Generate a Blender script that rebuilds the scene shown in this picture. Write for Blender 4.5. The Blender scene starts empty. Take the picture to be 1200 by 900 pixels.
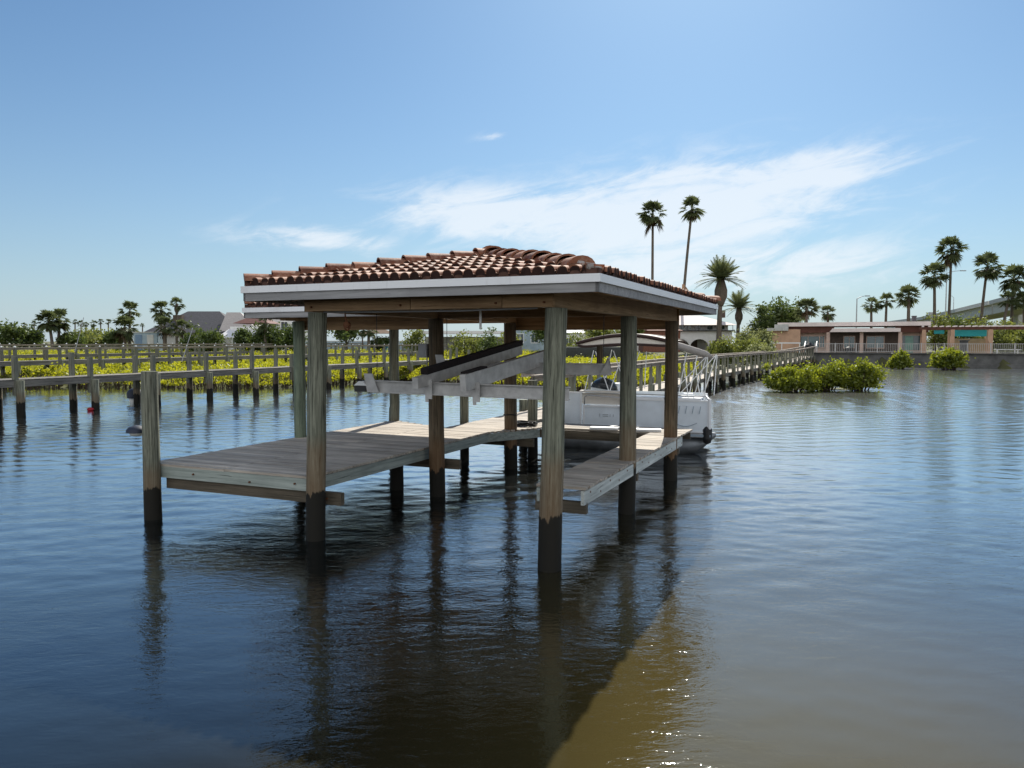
import bpy, math, random
import numpy as np
from mathutils import Vector, Matrix
R = random.Random(7)
NR = np.random.RandomState(11)
C = bpy.context.scene.collection
PI = math.pi
rad = math.radians

# ------------------------------------------------------------------ frames
F, PITCH, CAMZ = 904.0, 0.0552, 3.0            # photo pixels (1200 wide), radians, metres
TH = 0.4148                                    # the dock is turned this much from the view
P2 = (0.53, 10.005)                            # the dock's front right post
UX, UY, VX, VY = math.cos(TH), -math.sin(TH), math.sin(TH), math.cos(TH)
def uv(u, v, z=0.0): return Vector((P2[0]+u*UX+v*VX, P2[1]+u*UY+v*VY, z))
def at(px, py, Y):
    """the point at forward distance Y seen at pixel (px, py) of the photograph"""
    a, b = (px-600)/F, -(py-450)/F
    c, s = math.cos(PITCH), math.sin(PITCH)
    dx, dy, dz = a, c+b*s, -s+b*c
    t = Y/dy
    return Vector((dx*t, Y, CAMZ+dz*t))

# ------------------------------------------------------------------ mesh builder
class MB:
    def __init__(s): s.v=[]; s.f=[]; s.mi=[]; s.cur=0
    def add(s, vs, fs):
        o=len(s.v); s.v+= [tuple(p) for p in vs]
        for f in fs: s.f.append(tuple(i+o for i in f)); s.mi.append(s.cur)
    def box(s, c, size, rz=0.0, m=None):
        x,y,z=size[0]/2,size[1]/2,size[2]/2
        vs=[Vector((sx*x,sy*y,sz*z)) for sz in(-1,1) for sy in(-1,1) for sx in(-1,1)]
        M = m if m is not None else Matrix.Rotation(rz,3,'Z')
        c=Vector(c)
        s.add([M@p+c for p in vs],[(0,2,3,1),(4,5,7,6),(0,1,5,4),(2,6,7,3),(0,4,6,2),(1,3,7,5)])
    def bar(s, p0, p1, w, h, up=(0,0,1)):
        p0,p1=Vector(p0),Vector(p1); d=(p1-p0); L=d.length
        if L<1e-6: return
        d/=L; up=Vector(up)
        if abs(d.dot(up))>.98: up=Vector((0,1,0))
        sx=d.cross(up).normalized(); sz=sx.cross(d).normalized()
        M=Matrix((d,sx,sz)).transposed()
        s.box((p0+p1)/2,(L,w,h),m=M)
    def tube(s, pts, rs, n=10, cap=True):
        pts=[Vector(p) for p in pts]
        if not hasattr(rs,'__len__'): rs=[rs]*len(pts)
        vs=[]; fs=[]
        for i,p in enumerate(pts):
            a=pts[max(i-1,0)]; b=pts[min(i+1,len(pts)-1)]
            d=(b-a).normalized()
            ref=Vector((0,0,1)) if abs(d.z)<.9 else Vector((0,1,0))
            sx=d.cross(ref).normalized(); sy=sx.cross(d)
            for k in range(n):
                t=2*PI*k/n
                vs.append(p+(sx*math.cos(t)+sy*math.sin(t))*rs[i])
        for i in range(len(pts)-1):
            for k in range(n):
                k2=(k+1)%n
                fs.append((i*n+k,i*n+k2,(i+1)*n+k2,(i+1)*n+k))
        if cap:
            fs.append(tuple(range(n-1,-1,-1))); fs.append(tuple((len(pts)-1)*n+k for k in range(n)))
        s.add(vs,fs)
    def prism(s, poly, z0, z1):
        n=len(poly)
        s.add([(p[0],p[1],z0) for p in poly]+[(p[0],p[1],z1) for p in poly],
              [tuple(range(n-1,-1,-1)),tuple(range(n,2*n))]+[(i,(i+1)%n,n+(i+1)%n,n+i) for i in range(n)])
    def wallprism(s, poly, o, ex, ey, ez, depth):
        """polygon (a,b) in the plane ex,ez pushed along ey"""
        o,ex,ey,ez=map(Vector,(o,ex,ey,ez)); n=len(poly)
        A=[o+ex*a+ez*b for a,b in poly]; B=[p+ey*depth for p in A]
        s.add(A+B,[tuple(range(n)),tuple(range(2*n-1,n-1,-1))]+[(i,n+i,n+(i+1)%n,(i+1)%n) for i in range(n)])
    def quad(s,a,b,c,d): s.add([a,b,c,d],[(0,1,2,3)])
    def build(s, name, m=None, parent=None, loc=None, rz=0.0, smooth=False, ang=None):
        me=bpy.data.meshes.new(name); me.from_pydata(s.v,[],s.f); me.update()
        for x in (m if isinstance(m,(list,tuple)) else [m]): me.materials.append(x)
        if len(me.materials)>1: me.polygons.foreach_set('material_index',s.mi)
        if smooth:
            me.polygons.foreach_set('use_smooth',[True]*len(me.polygons))
            if ang is not None:
                try: me.set_sharp_from_angle(angle=rad(ang))
                except Exception: pass
        ob=bpy.data.objects.new(name,me); C.objects.link(ob)
        if parent is not None: ob.parent=parent
        if loc is not None: ob.location=loc
        ob.rotation_euler[2]=rz
        return ob
def tag(o,label=None,cat=None,group=None,kind=None):
    if label: o['label']=label
    if cat: o['category']=cat
    if group: o['group']=group
    if kind: o['kind']=kind
    return o
def empty(name,loc=(0,0,0),rz=0.0):
    o=bpy.data.objects.new(name,None); C.objects.link(o); o.location=loc; o.rotation_euler[2]=rz
    o.empty_display_size=.3
    return o
def cp(o,parent=None,loc=None,rz=None):
    c=o.copy(); C.objects.link(c)
    if parent is not None: c.parent=parent
    if loc is not None: c.location=loc
    if rz is not None: c.rotation_euler[2]=rz
    return c

# ------------------------------------------------------------------ materials
class NT:
    def __init__(s,name):
        s.m=bpy.data.materials.new(name); s.m.use_nodes=True
        s.t=s.m.node_tree; s.t.nodes.clear()
        s.out=s.t.nodes.new('ShaderNodeOutputMaterial')
    def n(s,typ,**kw):
        x=s.t.nodes.new('ShaderNode'+typ)
        for k,v in kw.items():
            if k.startswith('_'): setattr(x,k[1:],v)
        for k,v in kw.items():
            if k.startswith('_'): continue
            key=int(k[1:]) if k[0]=='i' and k[1:].isdigit() else k.replace('__',' ')
            sock=x.inputs[key]
            if isinstance(v,bpy.types.NodeSocket): s.t.links.new(v,sock)
            else: sock.default_value=v
        return x
    def math(s,op,a,b=0.0,c=None,clamp=False):
        x=s.n('Math',_operation=op,_use_clamp=clamp,i0=a,i1=b)
        if c is not None:
            if isinstance(c,bpy.types.NodeSocket): s.t.links.new(c,x.inputs[2])
            else: x.inputs[2].default_value=c
        return x.outputs[0]
    def mix(s,f,a,b,mode='MIX'):
        x=s.t.nodes.new('ShaderNodeMix'); x.data_type='RGBA'; x.blend_type=mode
        for sock,v in ((x.inputs[0],f),(x.inputs[6],a),(x.inputs[7],b)):
            if isinstance(v,bpy.types.NodeSocket): s.t.links.new(v,sock)
            else: sock.default_value=v if not isinstance(v,tuple) else (v+(1,))[:4]
        return x.outputs[2]
    def ramp(s,f,stops,interp='LINEAR'):
        x=s.t.nodes.new('ShaderNodeValToRGB'); x.color_ramp.interpolation=interp
        e=x.color_ramp.elements
        while len(e)<len(stops): e.new(.5)
        for i,(p,c) in enumerate(stops):
            e[i].position=p; e[i].color=(c+(1,))[:4] if isinstance(c,tuple) else (c,c,c,1)
        s.t.links.new(f,x.inputs[0]); return x.outputs[0]
    def obj(s,scale=(1,1,1)):
        tc=s.t.nodes.new('ShaderNodeTexCoord'); mp=s.n('Mapping',Scale=scale)
        s.t.links.new(tc.outputs['Object'],mp.inputs[0]); return mp.outputs[0]
    def noise(s,vec,scale,detail=4,rough=.55,dist=0.0):
        return s.n('TexNoise',Vector=vec,Scale=scale,Detail=detail,Roughness=rough,Distortion=dist).outputs[0]
    def finish(s,**kw):
        b=s.n('BsdfPrincipled',**kw); s.t.links.new(b.outputs[0],s.out.inputs[0]); return s.m
def lerp(c,k): return tuple(min(1,x*k) for x in c)
def plain(name,c,rough=.6,var=.25,scale=3.0,metal=0.0,bump=0.0,spec=.4):
    t=NT(name); v=t.obj()
    n=t.noise(v,scale,5,.6)
    col=t.mix(t.ramp(n,[(.3,0.0),(.7,1.0)]),lerp(c,1-var),lerp(c,1+var*.6))
    kw=dict(Base__Color=col,Roughness=rough,Metallic=metal)
    kw['Specular IOR Level']=spec
    if bump:
        kw['Normal']=t.n('Bump',Strength=bump,Distance=.02,Height=t.noise(v,scale*6,4)).outputs[0]
    return t.finish(**kw)
def wood(name,dark,light,grain='X',scale=1.0,rough=.8,island=.35,stain=None):
    t=NT(name)
    g={'X':(.7,16,16),'Y':(16,.7,16),'Z':(20,20,.8)}[grain]
    v=t.obj(tuple(x*scale for x in g))
    geo=t.n('NewGeometry'); ri=geo.outputs['Random Per Island']
    off=t.n('VectorMath',_operation='ADD',i0=v); t.t.links.new(t.n('CombineXYZ',X=t.math('MULTIPLY',ri,37.0),Y=t.math('MULTIPLY',ri,11.0)).outputs[0],off.inputs[1])
    n1=t.noise(off.outputs[0],1.0,7,.72,.5)
    n2=t.noise(t.obj(),1.1,4,.6)
    col=t.mix(t.ramp(n1,[(.36,0.0),(.64,1.0)]),dark,light)
    crack=t.ramp(t.noise(off.outputs[0],2.3,3,.5,.3),[(.3,1.0),(.36,0.0)])
    col=t.mix(t.math('MULTIPLY',crack,.7),col,lerp(dark,.35))
    col=t.mix(t.math('MULTIPLY',t.ramp(n2,[(.4,0.0),(.75,1.0)]),.45),col,lerp(dark,.6))
    hsv=t.n('HueSaturation',Color=col); t.t.links.new(t.math('ADD',t.math('MULTIPLY',ri,island*2),1-island),hsv.inputs['Value'])
    col=hsv.outputs[0]
    if stain: col=stain(t,col)
    bmp=t.n('Bump',Strength=.5,Distance=.012,Height=n1).outputs[0]
    return t.finish(Base__Color=col,Roughness=rough,Normal=bmp,Specular__IOR__Level=.3)
def pile_stain(rust,wet=.45,amt=.8):
    def f(t,col):
        z=t.n('SeparateXYZ',Vector=t.obj()).outputs[2]
        z=t.math('SUBTRACT',z,t.math('MULTIPLY',t.math('SUBTRACT',t.n('ObjectInfo').outputs['Random'],.5),.22))
        zz=t.math('ADD',z,t.math('MULTIPLY',t.math('SUBTRACT',t.noise(t.obj((9,9,2.2)),1.0,5,.6),.5),.42))
        rz=t.math('MULTIPLY',t.ramp(t.math('DIVIDE',zz,2.0),[(wet/2,1.0),(rust/2,.75),(rust/2+.12,0.0)]),amt)
        col=t.mix(rz,col,(.17,.092,.042))
        wz=t.ramp(t.math('DIVIDE',zz,2.0),[(wet/2,1.0),(wet/2+.012,0.0)])
        return t.mix(wz,col,(.012,.011,.008))
    return f
M={}
M['pile']=wood('pile_wood',(.06,.065,.048),(.3,.31,.24),'Z',1.5,island=.12,stain=pile_stain(.75,.5,.5))
M['post']=wood('front_post_wood',(.06,.066,.048),(.32,.335,.26),'Z',1.5,island=.12,stain=pile_stain(1.4,.7,.62))
M['pile_brown']=wood('pile_wood_brown',(.05,.04,.026),(.2,.15,.095),'Z',1.5,island=.12,stain=pile_stain(1.1,.6,amt=.6))
M['pile_green']=wood('pile_wood_green',(.08,.11,.078),(.26,.31,.225),'Z',1.5,island=.1,stain=pile_stain(.6,.35,.5))
M['beam_x']=wood('beam_wood_across',(.25,.155,.08),(.52,.35,.2),'X',.8,island=.2)
M['beam_y']=wood('beam_wood_along',(.25,.16,.085),(.52,.36,.21),'Y',.8,island=.2)
M['deck']=wood('deck_board_wood',(.3,.26,.215),(.6,.54,.46),'X',1.0,island=.22)
M['deckside']=wood('deck_fascia_wood_across',(.22,.26,.235),(.42,.47,.43),'X',1.0,island=.15)
M['deckside_y']=wood('deck_fascia_wood_along',(.22,.255,.235),(.42,.465,.43),'Y',1.0,island=.15)
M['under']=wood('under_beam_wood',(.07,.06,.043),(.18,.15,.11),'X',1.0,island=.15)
M['whitewood_y']=wood('finger_edge_wood',(.42,.46,.44),(.68,.72,.69),'Y',1.0,island=.1)
M['greywood']=wood('grey_dock_wood',(.1,.095,.082),(.3,.28,.245),'Y',1.0,island=.25)
M['postwood']=wood('grey_post_wood',(.1,.105,.08),(.28,.28,.225),'Z',1.0,island=.2,stain=pile_stain(.3,.3,.3))
M['railwood']=wood('rail_cap_wood',(.24,.2,.16),(.5,.44,.37),'Y',1.0,island=.2)
M['white']=plain('white_paint',(.84,.86,.86),.5,.1)
M['fascia']=wood('fascia_grey_wood',(.24,.24,.24),(.42,.42,.42),'X',.8,island=.15)
def drip_mat():
    t=NT('dirty_white_paint'); n=t.noise(t.obj((14,14,1.2)),1.0,5,.7); n2=t.noise(t.obj(),1.4,5,.65)
    c=t.mix(t.ramp(n,[(.58,0.0),(.85,.4)]),(.9,.92,.93),(.42,.41,.38))
    c=t.mix(t.ramp(n2,[(.58,0.0),(.8,.4)]),c,(.55,.54,.5))
    return t.finish(Base__Color=c,Roughness=.55)
M['drip']=drip_mat()
M['alu']=plain('grey_aluminium',(.46,.47,.48),.42,.15,5,metal=.35)
M['lift']=plain('weathered_lift_aluminium',(.58,.58,.57),.6,.25,6)
M['pont']=plain('dull_pontoon_aluminium',(.2,.22,.24),.4,.3,3,metal=.4)
M['carpet']=plain('black_carpet',(.018,.013,.014),.95,.4,20)
M['rust']=plain('rusty_steel',(.13,.05,.02),.8,.5,12)
M['black']=plain('black_rubber',(.012,.012,.013),.5,.2)
M['navy']=plain('navy_cover',(.02,.028,.05),.6,.2)
M['red']=plain('red_plastic',(.4,.02,.03),.5,.1)
M['greybox']=plain('grey_enclosure',(.3,.31,.32),.5,.1)
M['boat']=plain('boat_white_gelcoat',(.78,.81,.84),.35,.07,2)
M['boatpanel']=plain('boat_panel_pale_blue_white',(.74,.82,.89),.35,.1,2)
M['boattrim']=plain('boat_panel_grey_trim',(.3,.38,.45),.4,.1,2)
M['vinyl']=plain('seat_vinyl',(.7,.66,.6),.5,.08)
M['brown']=plain('canopy_brown_trim',(.045,.024,.02),.7,.2)
M['cream']=plain('canopy_cream_fabric',(.78,.74,.66),.8,.1)
M['boot']=plain('canopy_boot_grey_fabric',(.34,.32,.3),.8,.2)
M['tint']=plain('tinted_plastic',(.03,.035,.04),.15,.2)
M['text']=plain('boat_emblem_grey',(.4,.45,.49),.5,.1)

def tile_mat():
    t=NT('terracotta_tile'); geo=t.n('NewGeometry'); ri=geo.outputs['Random Per Island']
    base=t.ramp(ri,[(0,(.13,.042,.022)),(.35,(.22,.082,.042)),(.75,(.29,.125,.07)),(1,(.38,.22,.15))])
    n=t.noise(t.obj(),9,5,.65)
    col=t.mix(t.ramp(n,[(.48,0.0),(.75,.8)]),base,(.42,.28,.2))
    n2=t.noise(t.obj(),2.2,5,.6)
    col=t.mix(t.math('MULTIPLY',t.ramp(n2,[(.52,0.0),(.68,1.0)]),.55),col,(.06,.035,.025))
    return t.finish(Base__Color=col,Roughness=.7,Specular__IOR__Level=.3,Normal=t.n('Bump',Strength=.3,Distance=.01,Height=t.noise(t.obj(),40,3)).outputs[0])
M['tile']=tile_mat()
def stucco(name,c,var=.18): return plain(name,c,.85,var,1.3,bump=.15)

def leaf_mat(name,c1,c2,tr=.5,trc=None):
    t=NT(name); geo=t.n('NewGeometry'); ri=geo.outputs['Random Per Island']
    n=t.noise(t.obj(),.45,3)
    f=t.math('ADD',t.math('MULTIPLY',ri,.6),t.math('MULTIPLY',t.math('SUBTRACT',n,.3),.8),clamp=True)
    col=t.mix(f,c1,c2)
    d=t.n('BsdfDiffuse',Color=col)
    tc=t.mix(.5,col,trc if trc else c2)
    tl=t.n('BsdfTranslucent',Color=tc)
    g=t.n('BsdfGlossy',Color=(.8,.85,.8,1),Roughness=.45)
    m1=t.n('MixShader',i0=tr,i1=d.outputs[0],i2=tl.outputs[0])
    m2=t.n('MixShader',i0=.04,i1=m1.outputs[0],i2=g.outputs[0])
    t.t.links.new(m2.outputs[0],t.out.inputs[0]); return t.m
M['mang']=leaf_mat('mangrove_leaf',(.07,.1,.014),(.42,.42,.024),.54,(.68,.66,.018))
M['mang2']=leaf_mat('mangrove_leaf_green',(.045,.085,.016),(.28,.31,.022),.45,(.5,.54,.016))
M['palm']=leaf_mat('palm_frond',(.05,.07,.03),(.14,.165,.06),.4)
M['palmdate']=leaf_mat('date_palm_frond',(.07,.095,.04),(.18,.2,.08),.4)
M['palmdead']=leaf_mat('dead_palm_frond',(.075,.05,.026),(.15,.105,.055),.3)
M['tree']=leaf_mat('dark_tree_leaf',(.035,.065,.018),(.13,.17,.035),.4)
M['shrub']=leaf_mat('shrub_leaf',(.07,.1,.022),(.26,.28,.05),.45)
M['shrubdk']=leaf_mat('dark_hedge_leaf',(.03,.06,.018),(.13,.17,.03),.4)
M['palebush']=leaf_mat('pale_bush_leaf',(.12,.14,.05),(.34,.36,.14),.45)
M['trunk']=wood('palm_trunk_bark',(.08,.065,.05),(.2,.165,.13),'Z',1.2,island=.1)
M['root']=plain('mangrove_root',(.06,.04,.03),.9,.4,6)
M['concrete']=stucco('bridge_concrete',(.52,.53,.51))

# ------------------------------------------------------------------ camera, world, sun
cam=bpy.data.cameras.new('camera'); co=bpy.data.objects.new('camera',cam); C.objects.link(co)
cam.sensor_width=36; cam.lens=F/1200*36; cam.clip_end=20000; cam.clip_start=.05
co.location=(0,0,CAMZ); co.rotation_euler=(PI/2-PITCH,0,0)
bpy.context.scene.camera=co
sc=bpy.context.scene
sc.view_settings.view_transform='Standard'; sc.view_settings.look='None'; sc.view_settings.gamma=1
sc.view_settings.exposure=0.62
sc.cycles.use_denoising=True
sc.cycles.max_bounces=8; sc.cycles.sample_clamp_indirect=6; sc.cycles.caustics_reflective=False; sc.cycles.caustics_refractive=False
SUN_AZ, SUN_EL = rad(13.4), rad(40.6)          # clockwise from +Y
sl=bpy.data.lights.new('sun','SUN'); sl.energy=4.6; sl.angle=rad(.55); sl.color=(1,.94,.84)
so=bpy.data.objects.new('sun',sl); C.objects.link(so)
sd=Vector((math.sin(SUN_AZ)*math.cos(SUN_EL),math.cos(SUN_AZ)*math.cos(SUN_EL),math.sin(SUN_EL)))
so.rotation_euler=sd.to_track_quat('Z','Y').to_euler()
so.location=(30,60,80)

def make_world():
    w=bpy.data.worlds.new('World'); sc.world=w; w.use_nodes=True
    t=NT.__new__(NT); t.t=w.node_tree; t.t.nodes.clear()
    out=t.t.nodes.new('ShaderNodeOutputWorld')
    sky=t.n('TexSky'); sky.sky_type='NISHITA'; sky.sun_disc=False
    sky.sun_elevation=SUN_EL; sky.sun_rotation=SUN_AZ; sky.altitude=0; sky.air_density=1.0; sky.dust_density=.6; sky.ozone_density=2.2
    tc=t.t.nodes.new('ShaderNodeTexCoord'); d=t.n('SeparateXYZ',Vector=tc.outputs['Generated'])
    az=t.math('MULTIPLY',t.math('ARCTAN2',d.outputs[0],d.outputs[1]),57.2958)
    el=t.math('MULTIPLY',t.math('ARCSINE',d.outputs[2]),57.2958)
    # streaky noise: cloud bands rise gently towards the right
    tilt=t.math('SUBTRACT',el,t.math('MULTIPLY',az,.16))
    vec=t.n('CombineXYZ',X=t.math('MULTIPLY',az,.11),Y=t.math('MULTIPLY',tilt,.42),Z=3.3).outputs[0]
    n1=t.noise(vec,1.25,8,.6,1.2)
    vec2=t.n('CombineXYZ',X=t.math('MULTIPLY',az,.35),Y=t.math('MULTIPLY',tilt,.9),Z=9.1).outputs[0]
    n2=t.noise(vec2,1.3,9,.7,1.8)
    nn=t.math('ADD',t.math('MULTIPLY',n1,.76),t.math('MULTIPLY',n2,.24))
    el_n=t.math('DIVIDE',el,90.0)
    def blob(ca,ce,ra,re,k):
        te=t.math('SUBTRACT',t.math('SUBTRACT',el,ce),t.math('MULTIPLY',t.math('SUBTRACT',az,ca),k))
        a=t.math('POWER',t.math('ABSOLUTE',t.math('DIVIDE',t.math('SUBTRACT',az,ca),ra)),2.0)
        e=t.math('POWER',t.math('ABSOLUTE',t.math('DIVIDE',te,re)),2.0)
        return t.math('POWER',2.718,t.math('MULTIPLY',t.math('ADD',a,e),-1.0))
    b=blob(11,9.2,12.5,3.3,.08)
    b=t.math('MAXIMUM',b,t.math('MULTIPLY',blob(18.5,11.0,8.5,1.7,.1),.95))
    b=t.math('MAXIMUM',b,t.math('MULTIPLY',blob(0,9.2,10,2.1,-.02),.85))
    b=t.math('MAXIMUM',b,t.math('MULTIPLY',blob(-13.6,7.2,6.3,1.0,-.03),.62))
    b=t.math('MAXIMUM',b,t.math('MULTIPLY',blob(-1.4,14.6,1.3,.33,.15),.55))
    b=t.math('MAXIMUM',b,t.math('MULTIPLY',blob(13,5.2,16,2.2,0),.72))
    mask=t.ramp(t.math('ADD',t.math('MULTIPLY',b,.5),t.math('MULTIPLY',nn,1.15)),[(.6,0.0),(.98,.92)],'EASE')
    mask=t.math('MULTIPLY',mask,t.math('MINIMUM',t.math('MULTIPLY',b,2.0),1.0))
    # veil of thin haze at the horizon
    veil=t.math('MULTIPLY',t.math('POWER',2.718,t.math('MULTIPLY',t.math('MAXIMUM',el,0.0),-.13)),.78)
    tint=t.mix(1.0,sky.outputs[0],(.545,.76,.89),'MULTIPLY')
    c1=t.mix(veil,tint,(5.1,6.0,6.9))
    col=t.mix(t.math('MULTIPLY',mask,.82),c1,(8.4,8.9,9.4))
    # unseen bright cloud added behind the camera to fill the shaded front faces
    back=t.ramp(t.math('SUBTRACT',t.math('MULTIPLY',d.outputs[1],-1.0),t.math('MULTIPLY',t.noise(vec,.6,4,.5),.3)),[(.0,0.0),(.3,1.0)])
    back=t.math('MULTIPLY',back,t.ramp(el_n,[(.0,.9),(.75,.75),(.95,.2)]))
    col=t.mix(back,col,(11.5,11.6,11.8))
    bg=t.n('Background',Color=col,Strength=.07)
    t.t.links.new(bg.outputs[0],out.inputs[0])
make_world()

# ------------------------------------------------------------------ ground and water
def shore_y(x):
    pts=[(-4000,260),(-400,120),(-120,66),(-60,56),(-32.8,50),(-16,49.2),(-7.8,57),(-2,52.5),(2.2,45),(8,42.5),(11,46),(14,60),(20,75),(38,97)]
    for (x0,y0),(x1,y1) in zip(pts,pts[1:]):
        if x0<=x<=x1: return y0+(y1-y0)*(x-x0)/(x1-x0)
    return 1e9 if x>38 else 260
def ground_z(x,y):
    rx,ry=x-P2[0],y-P2[1]; u=rx*UX+ry*UY; v=rx*VX+ry*VY
    z=-1.3
    if v>91.3 and u>-9: return 1.55
    s=y-shore_y(x)
    if s>-3 and x<38:
        m=min(1,max(0,(s+3)/3.5)); z=-1.3+m*1.5
        far=min(1,max(0,(y-92)/14)); z=z+far*1.2*m
    q=((x-18.8)/6)**2+((y-48.6)/3)**2
    if q<1.3: z=max(z,.04-1.5*max(0,q-.3))
    return z
def axis(lo,hi,step,far):
    a=list(np.arange(lo,hi+.01,step)); g=step; p=hi; q=lo
    while p<far: g*=1.6; p+=g; a.append(p); q-=g; a.insert(0,q)
    return a
xs=axis(-110,110,1.6,6000); ys=axis(30,135,1.6,6000)
mb=MB(); nx=len(xs)
for y in ys:
    for x in xs: mb.v.append((x,y,ground_z(x,y)+(R.uniform(-.05,.05) if abs(x)<120 else 0)))
for j in range(len(ys)-1):
    for i in range(nx-1):
        a=j*nx+i; mb.f.append((a,a+1,a+nx+1,a+nx)); mb.mi.append(0)
t=NT('ground_soil'); n=t.noise(t.obj(),.35,6,.65)
gcol=t.mix(t.ramp(n,[(.35,0.0),(.65,1.0)]),(.055,.05,.025),(.11,.12,.035))
M['ground']=t.finish(Base__Color=gcol,Roughness=.95)
g=mb.build('ground',M['ground'],smooth=True); tag(g,kind='structure')

t=NT('water_surface')
v1=t.obj((1.0,1.0,1.0))
mp=t.n('Mapping',Scale=(2.0,4.4,1),Rotation=(0,0,rad(-22))); t.t.links.new(v1,mp.inputs[0])
mp2=t.n('Mapping',Scale=(.5,1.1,1),Rotation=(0,0,rad(18))); t.t.links.new(v1,mp2.inputs[0])
mp3=t.n('Mapping',Scale=(.045,.11,1),Rotation=(0,0,rad(-12))); t.t.links.new(v1,mp3.inputs[0])
w1=t.noise(mp.outputs[0],2.1,4,.6,.5); w2=t.noise(mp2.outputs[0],1.3,2,.5,.3); w4=t.noise(mp.outputs[0],6.0,2,.5)
patch=t.ramp(t.noise(mp3.outputs[0],1.0,3,.5),[(.34,.3),(.66,1.3)])
h=t.math('ADD',t.math('MULTIPLY',w1,.013),t.math('MULTIPLY',w2,.014)); h=t.math('ADD',h,t.math('MULTIPLY',w4,.0034))
sx=t.n('SeparateXYZ',Vector=v1)
h=t.math('MULTIPLY',h,1.7)
h=t.math('MULTIPLY',t.math('MULTIPLY',h,patch),t.ramp(t.math('DIVIDE',sx.outputs[1],60.0),[(.1,.29),(.21,.42),(.32,.22)]))
bmp=t.n('Bump',Strength=1.0,Distance=1.0,Height=h).outputs[0]
silt=t.noise(mp3.outputs[0],.8,4,.55,.5)
sx=t.n('SeparateXYZ',Vector=v1)
# shallow sandy bottom shows towards the right and near the camera, deep water to the left
dx=t.math('DIVIDE',t.math('SUBTRACT',sx.outputs[0],2.7),3.3); dy=t.math('DIVIDE',t.math('SUBTRACT',sx.outputs[1],5.2),5.0)
sh=t.math('POWER',2.718,t.math('MULTIPLY',t.math('ADD',t.math('MULTIPLY',dx,dx),t.math('MULTIPLY',dy,dy)),-1.0))
sh=t.math('MULTIPLY',sh,t.ramp(silt,[(.25,.55),(.7,1.15)]))
sh=t.math('ADD',sh,t.ramp(sx.outputs[0],[(.0,.0),(1.0,.16)]))
wc=t.mix(sh,(.004,.006,.006),(.074,.057,.018))
lw=t.n('LayerWeight',Blend=.5); fac=t.ramp(lw.outputs['Facing'],[(0,.025),(.5,.072),(.72,.35),(.85,.74),(.93,.94),(1,1.0)])
rgh=t.ramp(t.math('DIVIDE',sx.outputs[1],60.0),[(.1,.04),(.25,.07),(.5,.11)])
gl=t.n('BsdfGlossy',_distribution='MULTI_GGX',Color=(.93,.97,1,1),Roughness=rgh,Normal=bmp)
df=t.n('BsdfDiffuse',Color=wc)
mx=t.n('MixShader',i0=fac,i1=df.outputs[0],i2=gl.outputs[0]); t.t.links.new(mx.outputs[0],t.out.inputs[0]); M['water']=t.m
def make_water():
    # one sheet to the horizon; the ripples are real waves about a centimetre high
    r=np.random.RandomState(21); S=6000.
    hx=np.concatenate([np.arange(0,8,.06),np.arange(8,26,.12),np.arange(26,66.2,.26)]); gx=np.concatenate([-hx[:0:-1],hx])
    gy=[4.2]
    while gy[-1]<95: gy.append(gy[-1]+min(.0048*gy[-1],.13))
    gy=np.array(gy); nx,ny=len(gx),len(gy)
    X_,Y_=np.meshgrid(gx,gy); Z=np.zeros_like(X_); N=34
    for i in range(N):
        lam=np.exp(r.uniform(np.log(.26),np.log(.95))); k=2*PI/lam; an=rad(90)+r.normal()*rad(26)
        Z+=(.056/math.sqrt(N/2))/k*np.sin(k*(np.cos(an)*X_+np.sin(an)*Y_)+r.uniform(0,6.28))
    patchy=.85+.35*np.sin(X_*.11+1.2*np.sin(Y_*.07))*np.sin(Y_*.16+.8*np.sin(X_*.09))
    fade=np.clip((Y_-4.2)/1.5,0,1)*np.clip(.15+(Y_-8)/17,.15,1)*np.clip((95-Y_)/4,0,1)*np.clip((66-np.abs(X_))/4,0,1)
    Z*=patchy*fade
    V=np.stack([X_,Y_,Z],-1).reshape(-1,3)
    idx=np.arange(nx*ny).reshape(ny,nx); q=np.stack([idx[:-1,:-1],idx[:-1,1:],idx[1:,1:],idx[1:,:-1]],-1).reshape(-1,4)
    x0,x1,y0,y1=gx[0],gx[-1],gy[0],gy[-1]
    xs_=[-S,x0,x1,S]; ys_=[-400.,y0,y1,S]; fr=[];fq=[]
    for j in range(3):
        for i in range(3):
            if i==1 and j==1: continue
            o=len(V)+len(fr); fr+=[(xs_[i],ys_[j],0),(xs_[i+1],ys_[j],0),(xs_[i+1],ys_[j+1],0),(xs_[i],ys_[j+1],0)]; fq.append((o,o+1,o+2,o+3))
    V=np.concatenate([V,np.array(fr)]); q=np.concatenate([q,np.array(fq)]).astype(np.int32)
    me=bpy.data.meshes.new('water'); me.vertices.add(len(V)); me.vertices.foreach_set('co',V.ravel())
    me.loops.add(q.size); me.loops.foreach_set('vertex_index',q.ravel())
    me.polygons.add(len(q)); me.polygons.foreach_set('loop_start',np.arange(0,q.size,4,dtype=np.int32))
    me.polygons.foreach_set('use_smooth',np.ones(len(q),dtype=bool))
    me.update(calc_edges=True); me.materials.append(M['water'])
    o=bpy.data.objects.new('water',me); C.objects.link(o); return o
wt=make_water(); tag(wt,kind='structure')

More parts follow.
